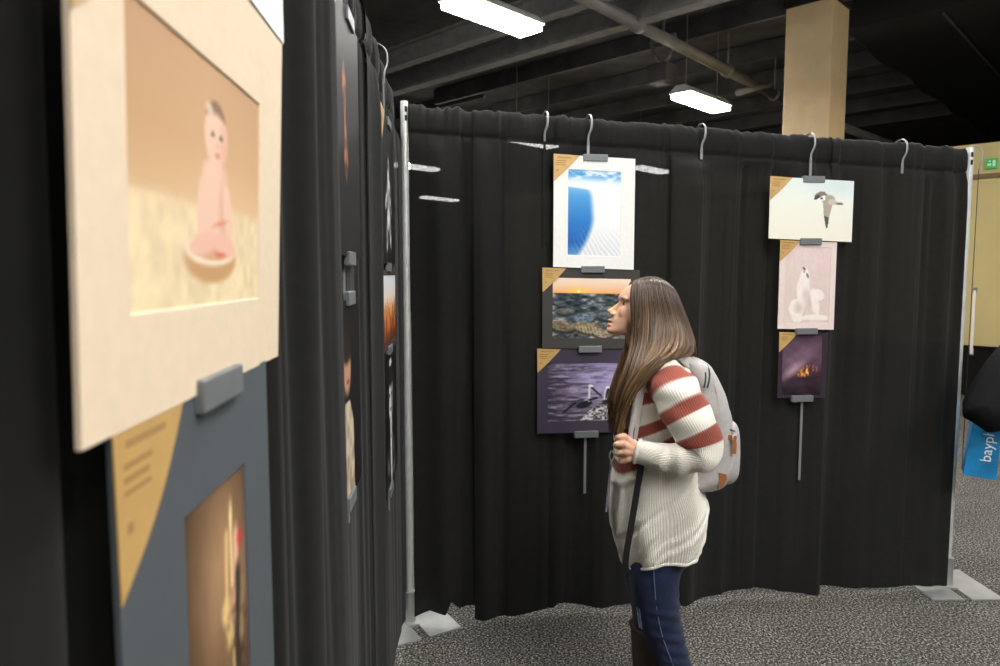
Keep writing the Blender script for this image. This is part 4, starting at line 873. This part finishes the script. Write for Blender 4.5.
# outer pocket bulging from the lower half
PK = [(421, 722, 733, .085), (424, 719, 737, .105), (432, 718, 739.5, .112), (445, 718, 740, .115), (460, 718, 739.8, .115), (473, 718, 738.5, .112), (480, 719, 735, .10), (483, 722, 730, .085)]
V, F = loft([ring(*r, YB-.012, 56, 3.2, None, 2.42) for r in rows(PK, 4)]); pk = mesh('front_pocket', V, F, M_pack, bpk, True)
strip([lp(719, 438, 2.366), lp(724, 437.5, 2.362), lp(730, 437.5, 2.362), lp(734.5, 437.8, 2.366), lp(737.5, 438, 2.380), lp(738.8, 438, 2.405)], (0, 0, 1), .018, .004, 'pocket_strap', M_leather, pk)
V, F = tube(spline([lp(733, 435.5, 2.354), lp(736.5, 435.5, 2.358), lp(737, 440, 2.358), lp(733, 440.5, 2.354), lp(733, 435.5, 2.354)], 4), .0022, 8); mesh('buckle', V, F, M_steel, pk, True)
strip([lp(734, 439, 2.354), lp(734.6, 446, 2.354), lp(734.0, 454, 2.355)], (1, 0, 0), .013, .004, 'zipper_pull', M_leather, pk)
strip([lp(722, 428, 2.374), lp(729, 429.5, 2.366), lp(735, 431.5, 2.370)], (0, 0, 1), .006, .003, 'pocket_zip', M_dark, pk)
# leather corner at the foot, zip lines and side tab
def patch(outline, Y, name, m, parent, th_=.006):
    n_ = len(outline); V = [lp(x, y, Y) for x, y in outline] + [lp(x, y, Y) + np.array([0, th_, 0]) for x, y in outline]
    return mesh(name, V, [tuple(range(n_)), tuple(range(n_, 2*n_))[::-1]] + [(i, (i+1) % n_, n_+(i+1) % n_, n_+i) for i in range(n_)], m, parent)
V = []
patch([(719.2, 473), (726.6, 474.5), (727, 480), (722.5, 486.5), (718.8, 489.2)], 2.356, 'leather_corner', M_leather, bpk, .02)
patch([(692, 384), (697, 386), (703.6, 397), (702, 400.5), (697, 399)], 2.355, 'leather_tab', M_leather, bpk, .02)
for dx in (0, 4.2): strip([lp(702.5+dx, 362.5+dx*.5, 2.392), lp(705+dx, 371, 2.370), lp(705.5+dx*.9, 379, 2.363), lp(704+dx*.8, 388, 2.360)], (1, 0, 0), .0055, .003, 'zip_line', M_dark, bpk)
strip([lp(712, 375, 2.37), lp(717, 395, 2.360), lp(718, 412, 2.356), lp(717, 424, 2.354)], (1, 0, 0), .003, .003, 'side_seam', M_pack, bpk)
# carry loop
V, F = tube(spline([lp(684, 359, 2.46), lp(686, 353.5, 2.47), lp(687, 353.5, 2.53), lp(684, 359, 2.54)], 5), .006, 8); mesh('carry_loop', V, F, M_pack, bpk, True)
# straps over both shoulders
def ystrap(px, py, side, out=.010):
    return YB + side*out
near = [lp(690, 364, 2.40), lp(682, 357, 2.392), lp(670, 353.5, 2.388), lp(656, 358, 2.372), lp(647, 371, 2.335), lp(641, 387, 2.322), (lp(638, 402, 2.322)), lp(635.5, 420, 2.317), lp(632.5, 438, 2.312), lp(631, 450, 2.312)]
strip(near, [(.75, .6, .25)], .040, .009, 'shoulder_strap', M_pack, bpk, 6)
far = [lp(690, 364, 2.60), lp(682, 357, 2.608), lp(670, 353.5, 2.612), lp(656, 357, 2.628), lp(646, 371, 2.655), lp(640, 387, 2.670), lp(636, 410, 2.688), lp(637, 438, 2.698), lp(650, 462, 2.705), lp(690, 478, 2.640)]
strip(far, [(.75, -.6, .25)], .040, .009, 'shoulder_strap', M_pack, bpk, 6)
strip([lp(634.4, 419, 2.311), lp(632.8, 430, 2.307), lp(631.5, 440, 2.306)], (.8, .55, .1), .014, .004, 'strap_insert', M_web, bpk, 5)
strip([lp(632, 452, 2.312), lp(644, 459, 2.312), lp(662, 464, 2.305), lp(680, 466, 2.318), lp(694, 470, 2.36)], (0, .1, 1), .024, .003, 'lower_strap', M_web, bpk, 6)
strip([lp(634.5, 440, 2.312), lp(640, 462, 2.304), lp(640.5, 470, 2.302), lp(637, 490, 2.312), lp(633, 515, 2.318), lp(629.5, 535, 2.322), lp(626.5, 553, 2.330), lp(625.5, 566, 2.345), lp(627, 574, 2.352)], (1, .15, .1), .022, .003, 'strap_tail', M_web, bpk, 6)
tag(bpk, 'pale grey canvas backpack with tan leather trim on the woman\'s back', 'backpack')

# ------------------------------------------------------------------ lanyard with badge hanging at her chest
ly = empty('lanyard', tuple(at(607, 512, 2.43))); PO = np.array(ly.location)
strip([lp(634, 352, 2.455), lp(622, 372, 2.40), lp(614, 405, 2.395), lp(612.5, 430, 2.398), lp(611.5, 452, 2.40)], (.3, 1, 0), .012, .002, 'cord', mat('lanyard_cord', (70, 66, 78), .7), ly)
V, F = tube(spline([lp(611.5, 450, 2.40), lp(614, 455, 2.395), lp(611.5, 461, 2.40), lp(609.6, 456, 2.40), lp(611.5, 450, 2.40)], 5), .0022, 8); mesh('clasp', V, F, M_steel, ly, True)
V, F = tube([lp(611.5, 460, 2.40), lp(610.8, 468, 2.405)], .0035, 8); mesh('swivel', V, F, M_steel, ly, True)
q = [lp(610.8, 467, 2.39), lp(611.6, 467.5, 2.47), lp(607.2, 512, 2.47), lp(606.2, 512, 2.39)]
def slab(q, t, name, m, parent):
    n_ = np.cross(q[1]-q[0], q[3]-q[0]); n_ /= np.linalg.norm(n_); V = [p for p in q] + [p + n_*t for p in q]
    return mesh(name, V, [(0, 1, 2, 3), (7, 6, 5, 4), (0, 4, 5, 1), (1, 5, 6, 2), (2, 6, 7, 3), (3, 7, 4, 0)], m, parent)
slab(q, .004, 'badge_holder', mat('badge_plastic', (150, 150, 166), .3, noise=.2, nscale=60), ly)
slab([p*.9 + np.mean(q, axis=0)*.1 + np.array([-.003, 0, 0]) for p in q], .001, 'badge_card', mat('badge_card', (186, 176, 190), .6, noise=.2, nscale=80), ly)
tag(ly, 'lanyard with silver clasp and pale badge hanging at the woman\'s chest', 'lanyard')

# ------------------------------------------------------------------ person at the right edge, mostly out of the picture
YP = 3.42
p2 = empty('person', (2.86, YP+.05, 0)); O2 = np.array(p2.location)
B2 = MB(); z3 = lambda x, y, z: np.array([x, y, z])
def oval(z, cx, cy, rx, ry, n=28): t = np.linspace(0, 2*np.pi, n, endpoint=False); return np.stack([cx+rx*np.cos(t), cy+ry*np.sin(t), np.full(n, z)], -1)
el = at(985, 409, YP-.08) - O2; sh = z3(-.20, .0, 1.40)
fa = el + z3(.22, -.08, .03)
V, F = loft([oval(z, cx, 0, rx, ry) for z, cx, rx, ry in ((1.76, 0, .03, .035), (1.74, 0, .06, .075), (1.68, 0, .075, .093), (1.62, 0, .075, .095), (1.56, 0, .066, .088), (1.52, 0, .05, .07), (1.50, 0, .055, .06), (1.46, 0, .07, .065), (1.42, 0, .17, .09), (1.32, 0, .19, .11), (1.1, 0, .16, .11), (.95, 0, .17, .12), (.86, 0, .17, .12))]); B2.add(V, F)
B2.tube([z3(0, -.08, 1.63), z3(0, -.105, 1.60)], [.01, .014], 8)
for s in (-1, 1):
    B2.tube(spline([z3(s*.085, 0, .90), z3(s*.09, -.01, .5), z3(s*.09, .01, .09)], 4), np.linspace(.085, .042, 9), 14); B2.tube([z3(s*.09, .03, .045), z3(s*.095, -.10, .04), z3(s*.1, -.15, .03)], [.042, .036, .025], 10)
    B2.add(*uvsphere(z3(s*.076, 0, 1.62), (.008, .016, .03)))
B2.tube(spline([sh, el*.55+sh*.45, el], 3), np.linspace(.055, .042, 7), 12); B2.tube([el, fa], [.042, .03], 12)
for i in range(4):
    k = fa + z3(.07, -.02, .03-.018*i); B2.tube([fa, k], [.02, .012], 8); B2.tube(spline([k, k+z3(.03, -.02, -.004), k+z3(.03, .005, -.02), k+z3(.01, .012, -.02)], 2), .0095, 8)
B2.tube([fa+z3(.01, -.01, .015), fa+z3(.05, -.04, .03), fa+z3(.08, -.045, .02)], [.014, .011, .009], 8)
ar = z3(.22, 0, 1.38); er = z3(.28, .02, 1.10); hr = z3(.26, -.06, .86)
B2.tube(spline([ar, er, hr], 3), np.linspace(.055, .03, 7), 12)
for i in range(4): B2.tube([hr, hr+z3(0, -.03+.02*i, -.09), hr+z3(-.015, -.03+.02*i, -.16)], [.018, .011, .008], 8)
B2.tube([hr, hr+z3(-.02, -.045, -.05), hr+z3(-.03, -.05, -.09)], [.016, .011, .009], 8)
o2 = remeshed('body', B2.V, B2.F, .007, M_skin, p2, 3); setcol(o2, np.tile(lin((206, 160, 132)), (len(o2.data.vertices), 1)))
for s in (-1, 1): V, F = uvsphere(z3(s*.032, -.083, 1.645), .012, 10, 8); mesh('eye', V, F, mat('eye_dark', (60, 50, 44), .2), p2, True)
M_jkt = mat('navy_jacket', (10, 11, 15), .85, noise=.25, nscale=12, bump=.4, bscale=30, spec=.2)
JK = MB(); V, F = loft([oval(z, 0, .005, rx, ry) for z, rx, ry in ((1.50, .075, .07), (1.46, .10, .085), (1.42, .19, .115), (1.3, .225, .14), (1.1, .20, .15), (.95, .20, .155), (.80, .21, .155))]); JK.add(V, F)
JK.tube(spline([sh+z3(.03, 0, .0), el*.5+sh*.5+z3(-.01, 0, .01), el+z3(.002, 0, .002), el+z3(.03, -.02, -.01), (fa+el)/2+z3(0, 0, -.006), fa+z3(.0, 0, .0)], 4), np.interp(np.linspace(0, 1, 21), [0, .3, .42, .62, .8, 1], [.095, .098, .098, .095, .08, .062]), 20)
JK.tube(spline([ar+z3(-.02, 0, 0), er, hr+z3(0, 0, .03)], 5), np.linspace(.085, .055, 11), 18)
remeshed('jacket', JK.V, JK.F, .009, M_jkt, p2, 4)
TR = MB()
for s in (-1, 1): TR.tube(spline([z3(s*.085, 0, .93), z3(s*.09, -.01, .5), z3(s*.09, .01, .06)], 4), np.linspace(.11, .07, 9), 18)
TR.add(*loft([oval(z, 0, 0, .185, .135) for z in (.82, .9, .98)])); remeshed('trousers', TR.V, TR.F, .01, mat('dark_trousers', (34, 36, 44), .9), p2, 4)
for s in (-1, 1):
    SH = MB(); SH.tube(spline([z3(s*.09, .06, .05), z3(s*.09, .0, .06), z3(s*.095, -.12, .045), z3(s*.1, -.2, .035)], 3), np.interp(np.linspace(0, 1, 10), [0, .7, 1], [.045, .045, .028]), 14); o = remeshed('shoe', SH.V, SH.F, .008, M_sole, p2, 3); v = verts(o); v[:, 2] = np.maximum(v[:, 2], 0); setverts(o, v)
HR = MB(); HR.add(*loft([oval(z, 0, .012, rx, ry) for z, rx, ry in ((1.775, .03, .035), (1.755, .066, .08), (1.70, .084, .098), (1.64, .083, .095))])); remeshed('hair', HR.V, HR.F, .008, mat('dark_hair', (40, 30, 24), .5), p2, 2)
tag(p2, 'person in dark jacket at the right edge carrying a blue bag, only the elbow showing', 'person')

# blue carrier bag hanging from the forearm
bg = empty('carrier_bag', tuple(at(985, 482, YP+.06))); PO = np.array(bg.location)
M_bag = mat('blue_bag', (22, 128, 186), .42, noise=.12, nscale=14, bump=.35, bscale=22)
M_bagw = mat('bag_gusset', (214, 216, 214), .5)
f0 = [lp(963.0, 474.5, YP+.06), lp(996.5, 480.5, YP+.02), lp(1003, 412, YP+.03), lp(975.5, 408, YP+.07)]
dp = z3(.10, .16, .012)
bk = [p + dp for p in f0]
def quadgrid(a, b, c, d, n=8, bul=.0, nd=None):
    V = []; F = []
    for j in range(n+1):
        for i in range(n+1):
            u, v = i/n, j/n; p = (a*(1-u)+b*u)*(1-v) + (d*(1-u)+c*u)*v
            if nd is not None: p = p + nd*bul*math.sin(math.pi*u)*math.sin(math.pi*v)
            V.append(p)
    for j in range(n):
        for i in range(n): q = j*(n+1)+i; F.append((q, q+1, q+n+2, q+n+1))
    return V, F
fn_ = np.cross(f0[1]-f0[0], f0[3]-f0[0]); fn_ /= np.linalg.norm(fn_)
V, F = quadgrid(*f0, 10, .012, fn_); mesh('front_panel', V, F, M_bag, bg, True)
V, F = quadgrid(*bk, 8, -.008, fn_); mesh('back_panel', V, F, M_bag, bg, True)
V, F = quadgrid(f0[1], bk[1], bk[2], f0[2], 8, -.01, z3(1, 0, 0)); mesh('side_gusset', V, F, M_bagw, bg, True)
V, F = quadgrid(bk[0], f0[0], f0[3], bk[3], 8, .01, z3(1, 0, 0)); mesh('side_gusset', V, F, M_bag, bg, True)
V, F = quadgrid(f0[0], f0[1], bk[1], bk[0], 4); mesh('bottom_panel', V, F, M_bag, bg)
for off in (z3(0, -.002, 0), dp):
    a0 = f0[3]*.8 + f0[2]*.2 + off; a1 = f0[3]*.35 + f0[2]*.65 + off; top = (at(996, 401, YP-.04) - PO) + off*.5
    strip([a0, a0*.4+top*.6 + z3(-.02, 0, 0), top, a1*.4+top*.6 + z3(.02, 0, 0), a1], (0, 1, .2), .018, .003, 'handle', M_bag, bg)
tx = bpy.data.curves.new('lettering', 'FONT'); tx.body = 'bayphoto'; tx.size = .070; tx.extrude = .0006; tx.materials.append(mat('bag_white_print', (232, 238, 240), .5))
tmp = bpy.data.objects.new('lettering', tx); COL.objects.link(tmp); dg = bpy.context.evaluated_depsgraph_get(); dg.update()
tme = bpy.data.meshes.new_from_object(tmp.evaluated_get(dg)); bpy.data.objects.remove(tmp); bpy.data.curves.remove(tx)
to = bpy.data.objects.new('lettering', tme); COL.objects.link(to); to.parent = bg
ux = (f0[3]-f0[0]) + (f0[2]-f0[1]); ux /= np.linalg.norm(ux); uy = -((f0[1]-f0[0])); uy = uy - ux*np.dot(ux, uy); uy /= np.linalg.norm(uy); uz = np.cross(ux, uy)
orig = f0[0]*.28 + f0[1]*.72 + ux*.085; orig = orig + (fn_ if np.dot(fn_, z3(0, -1, 0)) > 0 else -fn_)*.013
Mx = Matrix(((ux[0], uy[0], uz[0], orig[0]), (ux[1], uy[1], uz[1], orig[1]), (ux[2], uy[2], uz[2], orig[2]), (0, 0, 0, 1))); to.matrix_local = Mx
tag(bg, 'blue carrier bag with white lettering hanging below the dark elbow', 'bag')
